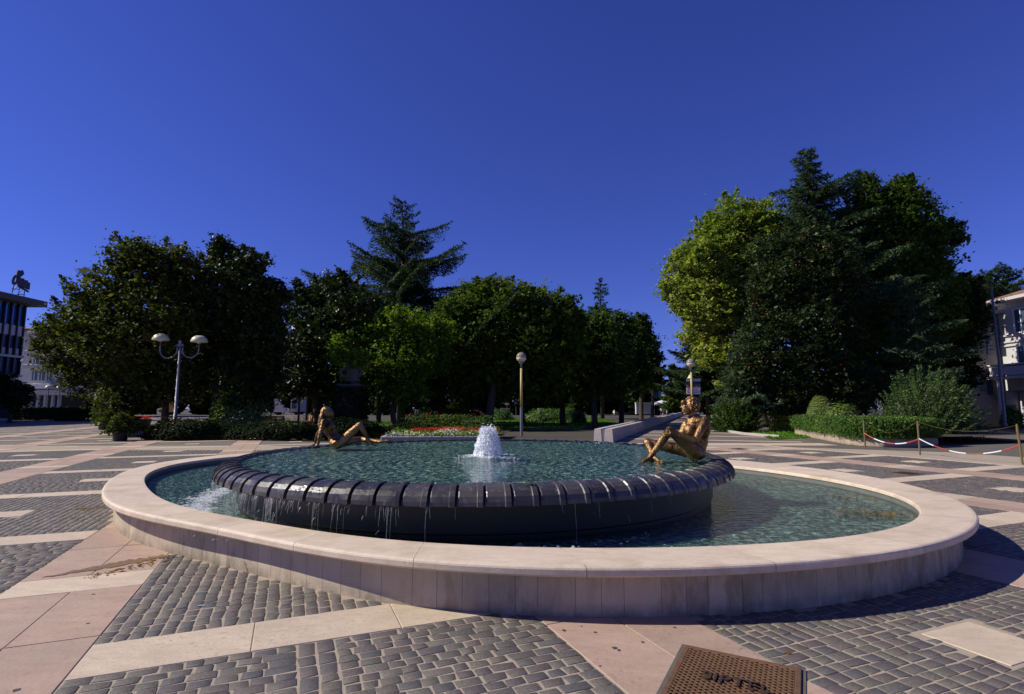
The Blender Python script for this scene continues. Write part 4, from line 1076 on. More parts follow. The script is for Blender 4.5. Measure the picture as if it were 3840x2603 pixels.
conifer('young_cedar', 'blue green cedar spray left of the magnolia, above the yew shrub', 38, 2790, 1235, 1.4, lambda t: (3.0 * (1 - t) ** .6 + .4) * (1 + .25 * math.sin(t * 25)), M['needleblue'], 28, 70, rise=.2, droop=.6, dens=1.3, leaf=.26, tr=.16, tipup=.1)
conifer('cedar_tree', 'dark level-branched cedar far along the path behind the light green tree', 66, 2640, 1180, 3, lambda t: (5.6 * (1 - t) ** .6 + .6) * (1 + .3 * math.sin(t * 30)), M['needle'], 29, 110, rise=.12, droop=.3, leaf=.40, tr=.3, tipup=.4)
conifer('conical_tree', 'small sunlit conical tree at the far end of the path', 96, 2522, 1368, .5, lambda t: 2.6 * (1 - t) ** .7 + .2, M['yew'], 30, 130, rise=.9, leaf=.5, tr=.2)
# --- shrubs, hedges
juniper('juniper_shrub', 'big spreading juniper with feathery grey green plumes behind the rope fence', 27.5, 3480, 420, 3.55, 2.3, M['juniper'], 71, 360, .10)
juniper('yew_shrub', 'dense dark green yew shrub beside the path, left of the clipped hedge', 36.5, 2760, 235, 2.15, 1.8, M['yew'], 72, 260, .13)
shrub('round_topiary', 'pale green dome shaped clipped bush rising behind the hedge', 3083, 33, 1.9, 2.35, 1.8, M['shrubpale'], .08, 9000, 73, rough=.03)
shrub('leafy_bush', 'loose yellow tipped bush right of the dome shaped topiary', 3165, 31.5, 1.9, 1.75, 1.6, M['shrubpale'], .13, 2600, 74)
shrub('yellow_bush', 'small bright yellow green bush between the yew and the topiary', 2930, 38, 1.7, 2.15, 1.5, M['shrubyellow'], .14, 2400, 75)
shrub('pale_shrub', 'pale leaved shrub catching the sun in the shade right of the twin lamp', 900, 34, 3.6, 2.6, 2.4, M['shrubpale'], .14, 5200, 76, rough=.2)
shrub('park_bush', 'rounded sunlit bush under the trees right of the jet', 1735, 44, 3.4, 2.6, 2.4, M['leaf_left'], .15, 4200, 77, rough=.12)
for i, (px, Y, w, h) in enumerate(((2050, 62, 6.5, 1.5), (2120, 75, 4, 1.6), (1875, 70, 3.5, 1.4), (2170, 58, 1.6, 1.2), (1600, 60, 5, 1.4))):
    shrub('park_bush', ('long low sunlit bush behind the centre lamp', 'low rounded bush far behind the bench row of trees', 'small grey green bush near the white boxes', 'small round sunlit bush by the tree row trunks', 'dark low bush far behind the flower bed')[i], px, Y, w, h, 2, M['hedge'], .2, 1600, 90 + i)
# clipped hedge with retaining wall
hp = [Vector((17.4, 33.2, 0)), Vector((16.1, 28.6, 0)), Vector((14.95, 24.4, 0)), Vector((14.9, 23.3, 0)), Vector((15.5, 22.6, 0)), Vector((16.8, 22.6, 0)), Vector((18.6, 23.6, 0))]
root = empty('hedge_planter', hp[2], 'low curved pale stone retaining wall under the clipped hedge', 'planter wall')
mb = MB(); sm = []
for i in range(len(hp) - 1):
    for k in range(6): sm.append(hp[i].lerp(hp[i + 1], k / 6))
sm.append(hp[-1])
for _ in range(3): sm = [sm[0]] + [(sm[i - 1] + sm[i] * 2 + sm[i + 1]) / 4 for i in range(1, len(sm) - 1)] + [sm[-1]]
vs = []
for p, q2 in zip(sm, sm[1:] + [sm[-1] * 2 - sm[-2]]):
    d = (q2 - p).normalized(); nn = Vector((d.y, -d.x, 0)) * -1
    vs += [p, p + Vector((0, 0, .44)), p + nn * .22 + Vector((0, 0, .44)), p + nn * .22]
fs = []
for i in range(len(sm) - 1):
    b = i * 4; fs += [(b, b + 4, b + 5, b + 1), (b + 1, b + 5, b + 6, b + 2), (b + 2, b + 6, b + 7, b + 3)]
fs = [f for f in fs]; fs += [(0, 1, 2, 3), tuple(len(vs) - 4 + k for k in (3, 2, 1, 0))]
mb.add(vs, fs); mb.build('retaining_wall', M['wallstone'], root)
mb = MB(); mb.add([tuple(p + Vector((0, 0, .36))) for p in sm] + [(26, 26, .36), (26, 34, .36)], [tuple(range(len(sm) + 2))]); mb.build('planter_soil', M['soil'], root)
hr = empty('clipped_hedge', hp[2] + Vector((1, 0, .4)), 'clipped flat topped green hedge on the curved retaining wall', 'hedge')
g = np.random.default_rng(99); C = []
arr = [(p.x, p.y) for p in sm]
for _ in range(30000):
    i = g.integers(0, len(sm) - 1); t = g.random(); p = sm[i].lerp(sm[i + 1], t); d = (sm[i + 1] - sm[i]).normalized(); nn = Vector((-d.y, d.x, 0)) * -1
    f = g.random(); ht = 1.13 + .05 * math.sin(p.y * 2)
    if f < .55: off = g.normal(-.06, .06) - .10 * g.random() ** 2; z = g.uniform(.36, ht); off -= .10 * math.sin((z - .36) / .8 * math.pi)
    else: off = g.uniform(-.1, 1.8); z = ht + g.normal(0, .035)
    if z < .5 and g.random() < .5: z -= g.uniform(-.05, .1) * math.sin(p.y * 3) ** 2
    c = p + Vector((1, .0, 0)) * 0 - Vector((d.y, -d.x, 0)) * off * 1.0
    C.append((c.x, c.y, z))
leaves('foliage', C, .07, M['hedge'], hr, up=.3, seed=98)
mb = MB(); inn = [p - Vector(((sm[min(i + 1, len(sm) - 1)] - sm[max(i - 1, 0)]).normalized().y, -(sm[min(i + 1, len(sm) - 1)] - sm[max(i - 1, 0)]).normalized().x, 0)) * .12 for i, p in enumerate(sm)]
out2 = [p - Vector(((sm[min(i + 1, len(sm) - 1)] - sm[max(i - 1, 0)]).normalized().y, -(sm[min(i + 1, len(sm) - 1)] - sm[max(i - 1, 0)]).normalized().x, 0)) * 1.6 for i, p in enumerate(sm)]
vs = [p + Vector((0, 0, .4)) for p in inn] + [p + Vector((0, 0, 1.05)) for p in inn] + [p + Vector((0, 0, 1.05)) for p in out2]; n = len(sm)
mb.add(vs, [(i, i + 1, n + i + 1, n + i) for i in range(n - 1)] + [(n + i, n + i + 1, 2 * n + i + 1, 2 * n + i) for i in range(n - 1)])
n2_ = N('hedge_inside'); n2_.pr((.012, .02, .008), .95); mb.build('branches', n2_.m, hr)  # solid core sheet, the shade inside the hedge put into its dark colour
# planted dark strips at the park edge
for i, (px, Y, w, h, lab) in enumerate(((1020, 27.8, 6.6, .95, 'low dark planted strip in the shade behind the reclining woman'), (700, 27.6, 4.2, 1.15, 'dark shaded shrubs at the foot of the twin lamp'), (1290, 30, 5.0, 1.0, 'dark shaded shrubs in front of the ivy pedestal'), (1560, 30.5, 4.5, .75, 'mixed low bushes behind the red and white flowers'))):
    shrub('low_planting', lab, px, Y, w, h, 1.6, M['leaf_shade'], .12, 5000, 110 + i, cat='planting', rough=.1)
# plant tubs by the left tree
for i, (px, py, h, w) in enumerate(((450, 1652, 1.1, 1.1), (388, 1612, 1.2, .9), (372, 1598, 1.5, 1.1))):
    b = G(px, py); root = empty('plant_tub', b, ('dark tub of shrubs nearest the fountain under the left tree', 'dark tub of shrubs, middle one of three beside the left tree', 'dark tub of shrubs furthest left by the open plaza')[i], 'plant tub')
    mb = MB(); mb.lathe(b, [(.30, 0), (.36, .45), (.40, .48), (.40, .54), (.33, .54)], 16); mb.build('tub', M['black'], root)
    gg = np.random.default_rng(130 + i); v = gg.normal(0, 1, (1500, 3)); v /= np.linalg.norm(v, axis=1)[:, None]; v[:, 2] = np.abs(v[:, 2]) - .15
    leaves('foliage', np.array(b) + [0, 0, .5] + v * [w * .6, w * .6, h] * gg.uniform(.6, 1, (1500, 1)), .12, M['leaf_left'], root, seed=i)
# far wood closing the view behind the park
g = np.random.default_rng(150); pts = []
for k in range(96):
    x = -150 + k * 2.4 + g.normal(0, .5); Y = 118 + g.uniform(-3, 6)
    hgt = g.uniform(7, 10.5) if x < 29 else g.uniform(8, 12)
    if 29 < x < 38: hgt = g.uniform(3.2, 4.2)
    for j in range(420): 
        v = g.normal(0, 1, 3); v /= np.linalg.norm(v); rr_ = g.uniform(.75, 1); pts.append((x + v[0] * 2.6 * rr_, Y + v[1] * 2 * rr_, hgt * .5 + v[2] * hgt * .5 * rr_))
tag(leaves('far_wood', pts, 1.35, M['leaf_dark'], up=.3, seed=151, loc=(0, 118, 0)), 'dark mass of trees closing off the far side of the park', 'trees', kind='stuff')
# lawns
def lawn(name, poly, n, seed, mat='grass'):
    mb = MB(); mb.add([(x, y, -.03) for x, y in poly], [tuple(range(len(poly)))])
    nm = N('lawn_soil_%d' % seed); nm.pr(nm.mix(nm.noise(3, 5, .7, nm.pos()), (.03, .07, .01), (.06, .12, .02)), .9); tag(mb.build('lawn', nm.m), kind='structure')
    g = np.random.default_rng(seed); a = np.array(poly); lo, hi = a.min(0), a.max(0); P2 = g.uniform(lo, hi, (n * 2, 2))
    from mathutils.geometry import intersect_point_line
    def inside(p):
        c = False; j = len(poly) - 1
        for i in range(len(poly)):
            (xi, yi), (xj, yj) = poly[i], poly[j]
            if (yi > p[1]) != (yj > p[1]) and p[0] < (xj - xi) * (p[1] - yi) / (yj - yi) + xi: c = not c
            j = i
        return c
    Q = [(p[0], p[1], .0) for p in P2 if inside(p)]
    tag(leaves('lawn_grass', Q, .16, M[mat], up=.1, asp=2.5, seed=seed, axis=[(0, 0, 1)] * len(Q), adev=.5), kind='stuff', label='short green lawn grass in the park', cat='grass')
lawn('lawn', [(-22, 40), (-7, 40), (-8, 66), (-40, 66)], 9000, 160)
lawn('lawn', [(-5, 40), (5, 40), (12, 62), (14, 84), (-10, 84)], 14000, 161)
lawn('lawn', [(13.2, 27.2), (16.9, 30), (18.5, 36), (15.6, 36), (14.6, 31.5)], 5000, 162)
# ------------------------------------------------------------ long double stone bench
root = empty('stone_bench', bs, 'long low double stone bench running away from the fountain into the park', 'bench')
def runbox(o0, w, h, L0, L1, name, mat, z0=0.0, batter=.04, seg=2.0, gap=.012):
    mb = MB(); d = L0
    while d < L1 - .1:
        e = min(d + seg, L1); vs = []
        for dd in (d + gap / 2, e - gap / 2):
            a = bs + BD * dd + BN * o0
            vs += [a + Vector((0, 0, z0)), a + BN * batter + Vector((0, 0, h - .03)), a + BN * (batter + .03) + Vector((0, 0, h)), a + BN * (w - batter - .03) + Vector((0, 0, h)), a + BN * (w - batter) + Vector((0, 0, h - .03)), a + BN * w + Vector((0, 0, z0))]
        mb.add(vs, [(5, 4, 3, 2, 1, 0), (6, 7, 8, 9, 10, 11)] + [(i, i + 1, i + 7, i + 6) for i in range(5)], 0, random.random()); d = e
    return mb.build(name, mat, root)
runbox(0, .40, .62, 0, 92, 'seat_block', M['bench']); runbox(.50, .44, .62, 0, 92, 'seat_block', M['bench']); runbox(.38, .14, .585, .03, 92, 'steel_strip', M['steel'], batter=.0, seg=4)
mb = MB()
for z in (.42, .46):
    pass
# ------------------------------------------------------------ lamps
def globe_lamp(px, py, Y, label, hz=None, dark=False, base=None, posts=True):
    c = P(px, py, Y); x = c.x; rr = S(19.5 * 31 / 31, 31)
    rr = .30; z = c.z
    r = empty('globe_lamp', (x, Y, 0), label, 'street lamp', 'globe lamps in the park')
    mb = MB(); mb.lathe((x, Y, 0), [(.10, 0), (.10, .05), (.085, .06), (.085, 1.55), (.09, 1.57), (.09, 1.62), (.06, 1.63)], 14); mb.build('pole_base', M['darkmetal'] if dark else M['lampgrey'], r, smooth=False)
    mb = MB(); mb.lathe((x, Y, 0), [(.075, 1.6), (.07, z - .65)], 14); mb.build('pole', M['darkmetal'] if dark else M['yellowpole'], r, smooth=True)
    mb = MB(); mb.lathe((x, Y, 0), [(.05, z - .66), (.045, z - .45), (.10, z - .38), (.14, z - .30), (.14, z - .25)], 14); mb.build('neck', M['lampgrey'] if not dark else M['darkmetal'], r, smooth=True)
    prof = [(rr * math.sin(a), z - rr * math.cos(a)) for a in np.linspace(R(27), R(82), 9)]
    mb = MB(); mb.lathe((x, Y, 0), prof, 28, caps=True); mb.build('globe_bowl', M['globelow'] if not dark else M['globetop'], r, smooth=True)
    prof = [(max(.001, rr * math.sin(a)), z - rr * math.cos(a)) for a in np.linspace(R(82), R(180), 12)]
    mb = MB(); mb.lathe((x, Y, 0), prof, 28, caps=False); mb.build('globe_dome', M['globetop'], r, smooth=True)
    return r, x, z
globe_lamp(1955, 1340, 31.2, 'globe lamp on a yellow pole just right of the water jet')
lr, lx, lz = globe_lamp(2590.5, 1361, 36.6, 'globe lamp with shop sign panels above the head of the seated bronze man')
globe_lamp(1128, 1370, 41, 'unlit shaded globe lamp on a thin dark pole left of the ivy pedestal', dark=True)
globe_lamp(2425, 1497, 92, 'tiny globe lamp by the white wall near the far parasol', dark=True) if False else None
Yl = 36.6
def panel(px0, py0, px1, py1, mat, name, label=None):
    a, b = P(px0, py0, Yl + .12), P(px1, py1, Yl + .12); c = (a + b) / 2
    mb = MB(); mb.box(c, (abs(b.x - a.x), .03, abs(a.z - b.z)), 0, bev=0); o = mb.build(name, mat, lr)
    if label: o['label'] = label
    return o, c, abs(b.x - a.x), abs(a.z - b.z)
n = N('sign_grey'); n.pr((.30, .30, .38), .5); M['signgrey'] = n.m
n = N('sign_white'); n.pr((.62, .60, .68), .5); M['signwhite'] = n.m
n = N('sign_dark'); n.pr((.02, .012, .010), .5); M['signdark'] = n.m
n = N('sign_red'); n.pr((.35, .02, .03), .5); M['signred'] = n.m
AX = (Vector((1, 0, 0)), Vector((0, 0, 1)), Vector((0, -1, 0)))
panel(2574, 1420, 2627, 1431, M['signgrey'], 'sign_panel', 'narrow grey sign panel')
o, c, w, h = panel(2574, 1434, 2627, 1451, M['signdark'], 'sign_panel', 'dark sign panel with small white figures')
for ch_, dx in (('k', -.42), ('.', -.34), (',', .08), (')', .18), (',', .29), ('7', .38)): text_mesh('sign_figure', ch_, .19, .003, (c + Vector((dx, -.02, -.08)), AX[0], AX[1], AX[2]), M['signwhite'], o)
o, c, w, h = panel(2574, 1453, 2627, 1478.5, M['signwhite'], 'sign_panel', 'white sign panel with red lettering')
text_mesh('sign_text', 'Bettin', .29, .003, (c + Vector((-.02, -.02, h * .26)), AX[0], AX[1], AX[2]), M['signred'], o)
for i, (z, x0, x1) in enumerate(((-.02, -.43, .43), (-.09, .0, .43), (-.15, -.05, .43))):
    mb = MB(); x = x0
    while x < x1: L = random.uniform(.03, .07); mb.box(c + Vector((x + L / 2, -.019, z)), (L + .002, .004, random.uniform(.012, .03))); x += L
    mb.build('print_line', M['signdark'], o)
mb = MB(); mb.box(c + Vector((-.33, -.019, -.12)), (.09, .004, .08)); mb.build('sign_mark', M['signred'], o)
cc = P(2591, 1412, Yl + .1)
mb = MB(); mb.lathe((cc.x, Yl + .22, cc.z), [(.04, .14), (.08, .12), (.13, .0), (.22, -.10), (.22, -.12)], 16); mb.build('bell_shade', M['shade'], lr, smooth=True)
mb = MB(); mb.box((lx + .13, Yl, lz - .62), (.06, .05, .16)); mb.box((lx + .07, Yl, lz - .60), (.10, .02, .02)); mb.build('bracket', M['darkmetal'], lr)
for i in range(3):
    pass
# twin lamp
Yt = 29.3; top = P(677, 1279, Yt); tx = top.x; q_ = .77
r = empty('twin_street_lamp', (tx, Yt, 0), 'grey double armed street lamp with two cream half dome shades at the left', 'street lamp')
mb = MB(); mb.lathe((tx, Yt, 0), [(.15, 0), (.15, .1), (.10, .12), (.068, top.z)], 14); mb.build('pole', M['lampgrey'], r, smooth=True)
mb = MB(); zt = top.z
mb.lathe((tx, Yt, 0), [(.075, zt - .42 * q_), (.075, zt + .02), (.03, zt + .04)], 12)
for sx in (-1, 1): mb.lathe((tx + sx * .19 * q_, Yt, 0), [(.042, zt - .95 * q_), (.042, zt - .22 * q_), (.02, zt - .2 * q_)], 10)
mb.box((tx, Yt, zt - .3 * q_), (.32, .1, .08)); mb.build('clamp', M['lampgrey'], r)
mb = MB(); mb.box((tx, Yt, zt - .44 * q_), (.38, .16, .055)); mb.build('clamp_band', M['black'], r)
for sx, (px, py) in ((-1, (603, 1276)), (1, (747, 1283))):
    s = P(px, py, Yt); xe = s.x; xs = tx + sx * .19 * q_; cx_ = (xe + xs) / 2; ra = abs(xe - xs) / 2; za = zt - .62 * q_
    pts = [(xs, Yt, zt - .55 * q_)] + [(cx_ - sx * ra * math.cos(a), Yt, za - ra * math.sin(a)) for a in np.linspace(0, math.pi, 14)] + [(xe, Yt, s.z - .05)]
    mb = MB(); mb.tube(pts, .036, 8); mb.build('arm', M['lampgrey'], r, smooth=True)
    mb = MB(); mb.lathe((xe, Yt, s.z), [(a * .77, b * .77) for a, b in [(.02, -.10), (.12, -.10), (.12, -.04), (.55, -.02), (.56, 0), (.55, .10), (.49, .25), (.38, .37), (.22, .45), (.01, .48)]], 28, caps=False); mb.build('lamp_shade', M['shade'], r, smooth=True)
# ------------------------------------------------------------ rope fence
pp = [(3245, 1680, 1577), (3450, 1706, 1578), (3835, 1742, 1590)]
tops = []
for i, (px, py, pt) in enumerate(pp):
    b = G(px, py); h = P(px, pt, b.y).z; tops.append((b, h))
    lean = (0.0, 0.01, -.05)[i]
    mb = MB(); mb.tube([b, b + Vector((lean, 0, h * .9)), b + Vector((lean, 0, h))], [.030, .030, .020], 8)
    mb.tube([b + Vector((lean, 0, h * .8)), b + Vector((lean, 0, h * .83))], .034, 8)
    o = mb.build('fence_post', M['postyellow'], None, loc=b)
    tag(o, ('thin rusty yellow fence post beside the hedge planter', 'thin rusty yellow fence post in the middle, between the two chains', 'thin leaning yellow fence post at the right edge of the picture')[i], 'fence post', 'posts of the rope fence')
tops.append((tops[2][0] + Vector((1.2, -4.0, 0)), 1.1))
def cat(a, b, sag, n): return [a.lerp(b, i / n) - Vector((0, 0, sag * 4 * (i / n) * (1 - i / n))) for i in range(n + 1)]
for i, (lab, fz, sag, secs) in enumerate((('red and white plastic chain hanging between the planter post and the middle post', (.62, .58), .28, 'rwrwr'), ('longer red and white plastic chain hanging between the middle and right posts', (.45, .42), .38, 'wrwrwr'))):
    a = tops[i][0] + Vector((0, 0, tops[i][1] * (.54 if i == 0 else .48))); b = tops[i + 1][0] + Vector((0, 0, tops[i + 1][1] * (.46 if i == 0 else .48)))
    r = empty('barrier_chain', a, lab, 'chain', 'red and white barrier chains')
    n = len(secs) * 16; c = cat(a, b, sag, n)
    for k, ch_ in enumerate(secs):
        mb = MB(); seg = c[k * 16:(k + 1) * 16 + 1]
        for j in range(len(seg) - 1):
            mb.tube([seg[j], seg[j].lerp(seg[j + 1], .5), seg[j + 1]], [.014, .024, .014], 6)
        mb.build('red_section' if ch_ == 'r' else 'white_section', M['red'] if ch_ == 'r' else M['white'], r)
for i in range(2):
    a = tops[i][0] + Vector((0, 0, tops[i][1] * .98)); b = tops[i + 1][0] + Vector((0, 0, tops[i + 1][1] * .98))
    mb = MB(); mb.tube(cat(a, b, (.42, .26)[i], 30), .0035, 5)
    tag(mb.build('wire', M['postyellow'], None, loc=a), ('thin sagging wire between the tops of the planter post and the middle post', 'thin sagging wire between the tops of the middle and right posts')[i], 'wire', 'wires of the rope fence')
# ------------------------------------------------------------ iron grate in the foreground
A = Vector((1.20, 3.905, 0)); e1 = Vector((.62, -.34, 0)).normalized(); e2 = Vector((-e1.y, e1.x, 0)) * -1
r = empty('iron_grate', A + e1 * .35 + e2 * .4, 'rusty iron access grate with raised letters in the foreground paving', 'grate')
W_, H_ = .71, .82
def gp(a, b, z=0): return A + e1 * a + e2 * b + Vector((0, 0, z))
mb = MB()
for (a0, b0, a1, b1) in ((0, 0, W_, .035), (0, .035, .035, H_ - .035), (W_ - .035, .035, W_, H_ - .035), (0, H_ - .035, W_, H_)):
    mb.box(gp((a0 + a1) / 2, (b0 + b1) / 2, .008), (abs(a1 - a0), abs(b1 - b0), .02), bev=.004, axes=(e1, -e2, Vector((0, 0, 1))))
mb.build('frame', M['rust'], r)
mb = MB(); mb.box(gp(W_ / 2, H_ / 2, .0035), (W_ - .06, H_ - .06, .003), axes=(e1, -e2, Vector((0, 0, 1)))); mb.build('pit', M['rustdark'], r)
mb = MB(); st = .036
x0, x1, y0, y1 = .036, W_ - .036, .036, H_ - .036
for sgn in (1, -1):
    k = -40
    while k < 60:
        c0 = k * st; pts = []
        for a in (x0, x1):
            b = (a * .62 * sgn + c0)
            pts.append((a, b))
        (a0, b0), (a1, b1) = pts
        # clip to b range
        def cl(a0, b0, a1, b1):
            d = (b1 - b0) / (a1 - a0)
            def at(b): return a0 + (b - b0) / d
            if max(b0, b1) < y0 or min(b0, b1) > y1: return None
            if b0 < y0: a0, b0 = at(y0), y0
            if b0 > y1: a0, b0 = a0 + (y1 - b0) / d, y1
            if b1 < y0: a1, b1 = a1 + (y0 - b1) / d, y0
            if b1 > y1: a1, b1 = a1 + (y1 - b1) / d, y1
            return a0, b0, a1, b1
        q_ = cl(a0, b0, a1, b1)
        if q_ and math.hypot(q_[2] - q_[0], q_[3] - q_[1]) > .02:
            p0, p1 = gp(q_[0], q_[1], .013 + .0012 * sgn), gp(q_[2], q_[3], .013 + .0012 * sgn); d = (p1 - p0)
            mb.box((p0 + p1) / 2, (d.length, .0056, .010), math.atan2(d.y, d.x))
        k += 1
mb.build('mesh_bars', M['rust'], r)
text_mesh('letters', 'SIPTEL', .14, .007, (gp(W_ * .52, .40, .021), e1, -e2, Vector((0, 0, 1))), plain('iron_letter', (.04, .02, .012), .7), r)
mb = MB(); mb.box(gp(W_ / 2, H_ / 2, .0032), (W_ + .05, H_ + .05, .0055), axes=(e1, -e2, Vector((0, 0, 1)))); mb.build('mortar_surround', M['greystone'], r)
for i, (px, py, lab) in enumerate(((2770, 1684, 'small rusty drain cover in the paving right of the seated bronze man'), (3398, 1776, 'rusty rectangular drain cover in the paving on the right, beyond the basin rim'))):
    c = G(px, py); mb = MB(); mb.box(c + Vector((0, 0, .006)), (.62, .5, .01), ANG, bev=.003)
    r_ = mb.build('drain_cover', M['rust'], None, loc=c); tag(r_, lab, 'drain cover', 'drain covers in the paving')
    mb = MB()
    for k in range(7): mb.box(c + Vector(((k - 3) * .075 * ca, (k - 3) * .075 * sa, .013)), (.03, .42, .006), ANG)
    mb.build('slots', M['rustdark'], r_)
# cigarette end
c = G(742, 2275); mb = MB(); mb.tube([c + Vector((0, 0, .006)), c + Vector((.05, .012, .006))], .005, 8); tag(mb.build('cigarette_end', M['white'], None, loc=c), 'white cigarette end on the dark cobbles in front of the basin, left', 'litter')
# ------------------------------------------------------------ flower bed and planter box
fb = empty('flower_bed', G(1600, 1648), 'flower bed of red and white flowers with a stone kerb behind the bowl', 'flower bed')
k0, k1, k2 = G(1447, 1648), G(1800, 1644), Vector((-6.6, 31, 0))
k0 = Vector((k0.x, 27.0, 0)); k1 = Vector((-.6, 27.4, 0))
mb = MB(); d = (k1 - k0).normalized(); mb.box((k0 + k1) / 2 + Vector((0, 0, .09)), ((k1 - k0).length, .18, .2), math.atan2(d.y, d.x), bev=.02)
mb.box((k0 + Vector((-.2, 2.2, .09))), (.18, 4.2, .198), R(6), bev=.02); mb.build('kerb', M['bench'], fb)
mb = MB(); mb.add([k0 + Vector((0, .05, .12)), k1 + Vector((0, .05, .12)), k1 + Vector((.5, 4, .3)), k0 + Vector((-.4, 4.2, .3))], [(0, 1, 2, 3)]); mb.build('soil', M['soil'], fb)
g = np.random.default_rng(200)
def bed(n, t0, t1, y0, y1, h0, h1, clump=.12):
    out = []
    m = n // 14
    for _ in range(m):
        t = g.uniform(t0, t1); y = g.uniform(y0, y1); c = k0.lerp(k1, t) + Vector((0, y, 0)); h = h0 + (h1 - h0) * (y - y0) / max(.01, y1 - y0)
        for _ in range(14): out.append((c.x + g.normal(0, clump), c.y + g.normal(0, clump), h + g.normal(0, .05)))
    return out
tag(leaves('bed_foliage', bed(5000, .02, .98, .1, 3.6, .25, .5), .10, M['leaf_maple'], fb, seed=1), kind='stuff')
tag(leaves('white_flowers', bed(1500, .03, .80, .1, 1.1, .24, .36) + bed(300, .45, .98, .8, 1.3, .4, .5), .06, M['flwhite'], fb, up=1, asp=1.1, seed=2), kind='stuff')
tag(leaves('red_flowers', bed(800, .22, .52, 1.3, 2.0, .42, .50) + bed(1200, .42, .95, 1.4, 2.2, .44, .54), .06, M['flred'], fb, up=1, asp=1.1, seed=3), kind='stuff')
tag(leaves('rose_bushes', bed(2600, .1, .9, 3.0, 4.6, .5, 1.2, .3), .11, M['leaf_plane'], fb, seed=4), kind='stuff')
tag(leaves('orange_roses', [(k0.x + g.uniform(.3, 2.6), 31 + g.uniform(0, 1), 1.0 + g.uniform(-.2, .3)) for _ in range(40)], .09, M['flred'], fb, up=1, asp=1.1, seed=5), kind='stuff')
# left bed under the wide tree
f2 = empty('flower_bed', G(540, 1625), 'small flower bed with red and pale green plants under the wide left tree', 'flower bed')
a, b = G(495, 1633), G(640, 1622)
mb = MB(); d = (b - a); mb.box((a + b) / 2 + Vector((0, 0, .1)), (d.length, .2, .22), math.atan2(d.y, d.x), bev=.02); mb.build('kerb', M['bench'], f2)
pts = [(a.lerp(b, g.uniform(0, .65)) + Vector((0, g.uniform(.2, 1.4), .35 + g.uniform(0, .15)))) for _ in range(1200)]
tag(leaves('bed_foliage', [tuple(p) for p in pts], .12, M['leaf_maple'], f2, seed=6), kind='stuff')
pts = [(a.lerp(b, g.uniform(.5, 1.3)) + Vector((0, g.uniform(.3, 1.4), .5 + g.uniform(0, .12)))) for _ in range(500)]
tag(leaves('red_flowers', [tuple(p) for p in pts], .08, M['flred'], f2, up=1, seed=7), kind='stuff')
c = P(533, 1566, 36); pts = [(c.x + g.uniform(-.6, .6), 36 + g.uniform(-.4, .4), c.z + g.normal(0, .05)) for _ in range(260)]
f3 = empty('flower_tub', (c.x, 36, 0), 'dark tub of bright red flowers behind the left flower bed', 'flower tub')
mb = MB(); mb.lathe((c.x, 36, 0), [(.4, 0), (.55, c.z - .25), (.6, c.z - .1)], 16); mb.build('tub', M['black'], f3)
tag(leaves('red_flowers', pts, .10, M['flred'], f3, up=1, seed=8), kind='stuff')
Yb = 31.0; a, b = P(1739, 1583, Yb), P(1800, 1626, Yb)
r = empty('stone_planter', ((a.x + b.x) / 2, Yb, 0), 'square pale stone planter box right of the red and white flower bed', 'planter')
mb = MB(); mb.box(((a.x + b.x) / 2, Yb + .45, a.z / 2 - .02), (b.x - a.x, .9, a.z), bev=.02); mb.build('box', M['bench'], r)
mb = MB()
for i in range(4): mb.box((a.x + .12 + i * .235, Yb + .3, a.z + .035), (.2, .8, .05), bev=.01)
mb.build('lid_slabs', M['cream'], r)
# park benches
def park_bench(px, Y, rz, lab):
    c = P(px, 1560, Y); r = empty('park_bench', (c.x, Y, 0), lab, 'bench', 'wooden benches on the park lawn', rz=0)
    e = Vector((math.cos(rz), math.sin(rz), 0)); f = Vector((-e.y, e.x, 0)); u = Vector((0, 0, 1)); o = Vector((c.x, Y, 0))
    mb = MB()
    for i in range(4): mb.box(o + f * (-.2 + i * .12) + u * .44, (1.5, .1, .03), axes=(e, f, u))
    mb.build('seat', M['wood'], r); mb = MB()
    fb_ = (f * .25 + u).normalized()
    for i in range(4): mb.box(o + f * .24 + fb_ * (.1 + i * .12) + u * .44, (1.5, .03, .1), axes=(e, -fb_.cross(e), fb_))
    mb.build('backrest', M['wood'], r)
    for s in (-1, 1):
        mb = MB(); mb.box(o + e * s * .6 + u * .21 - f * .15, (.05, .05, .42), axes=(e, f, u)); mb.box(o + e * s * .6 + u * .42 + f * .22, (.05, .05, .84), axes=(e, f, u)); mb.box(o + e * s * .6 + u * .40, (.05, .5, .04), axes=(e, f, u)); mb.build('leg', M['darkmetal'], r)
park_bench(1150, 47, R(-60), 'brown wooden bench on the lit lawn just left of the reclining woman'); park_bench(1012, 44, R(50), 'brown wooden bench left of the shaded globe lamp, leftmost of the three'); park_bench(1048, 45, R(60), 'brown wooden bench left of the shaded globe lamp, middle of the three')
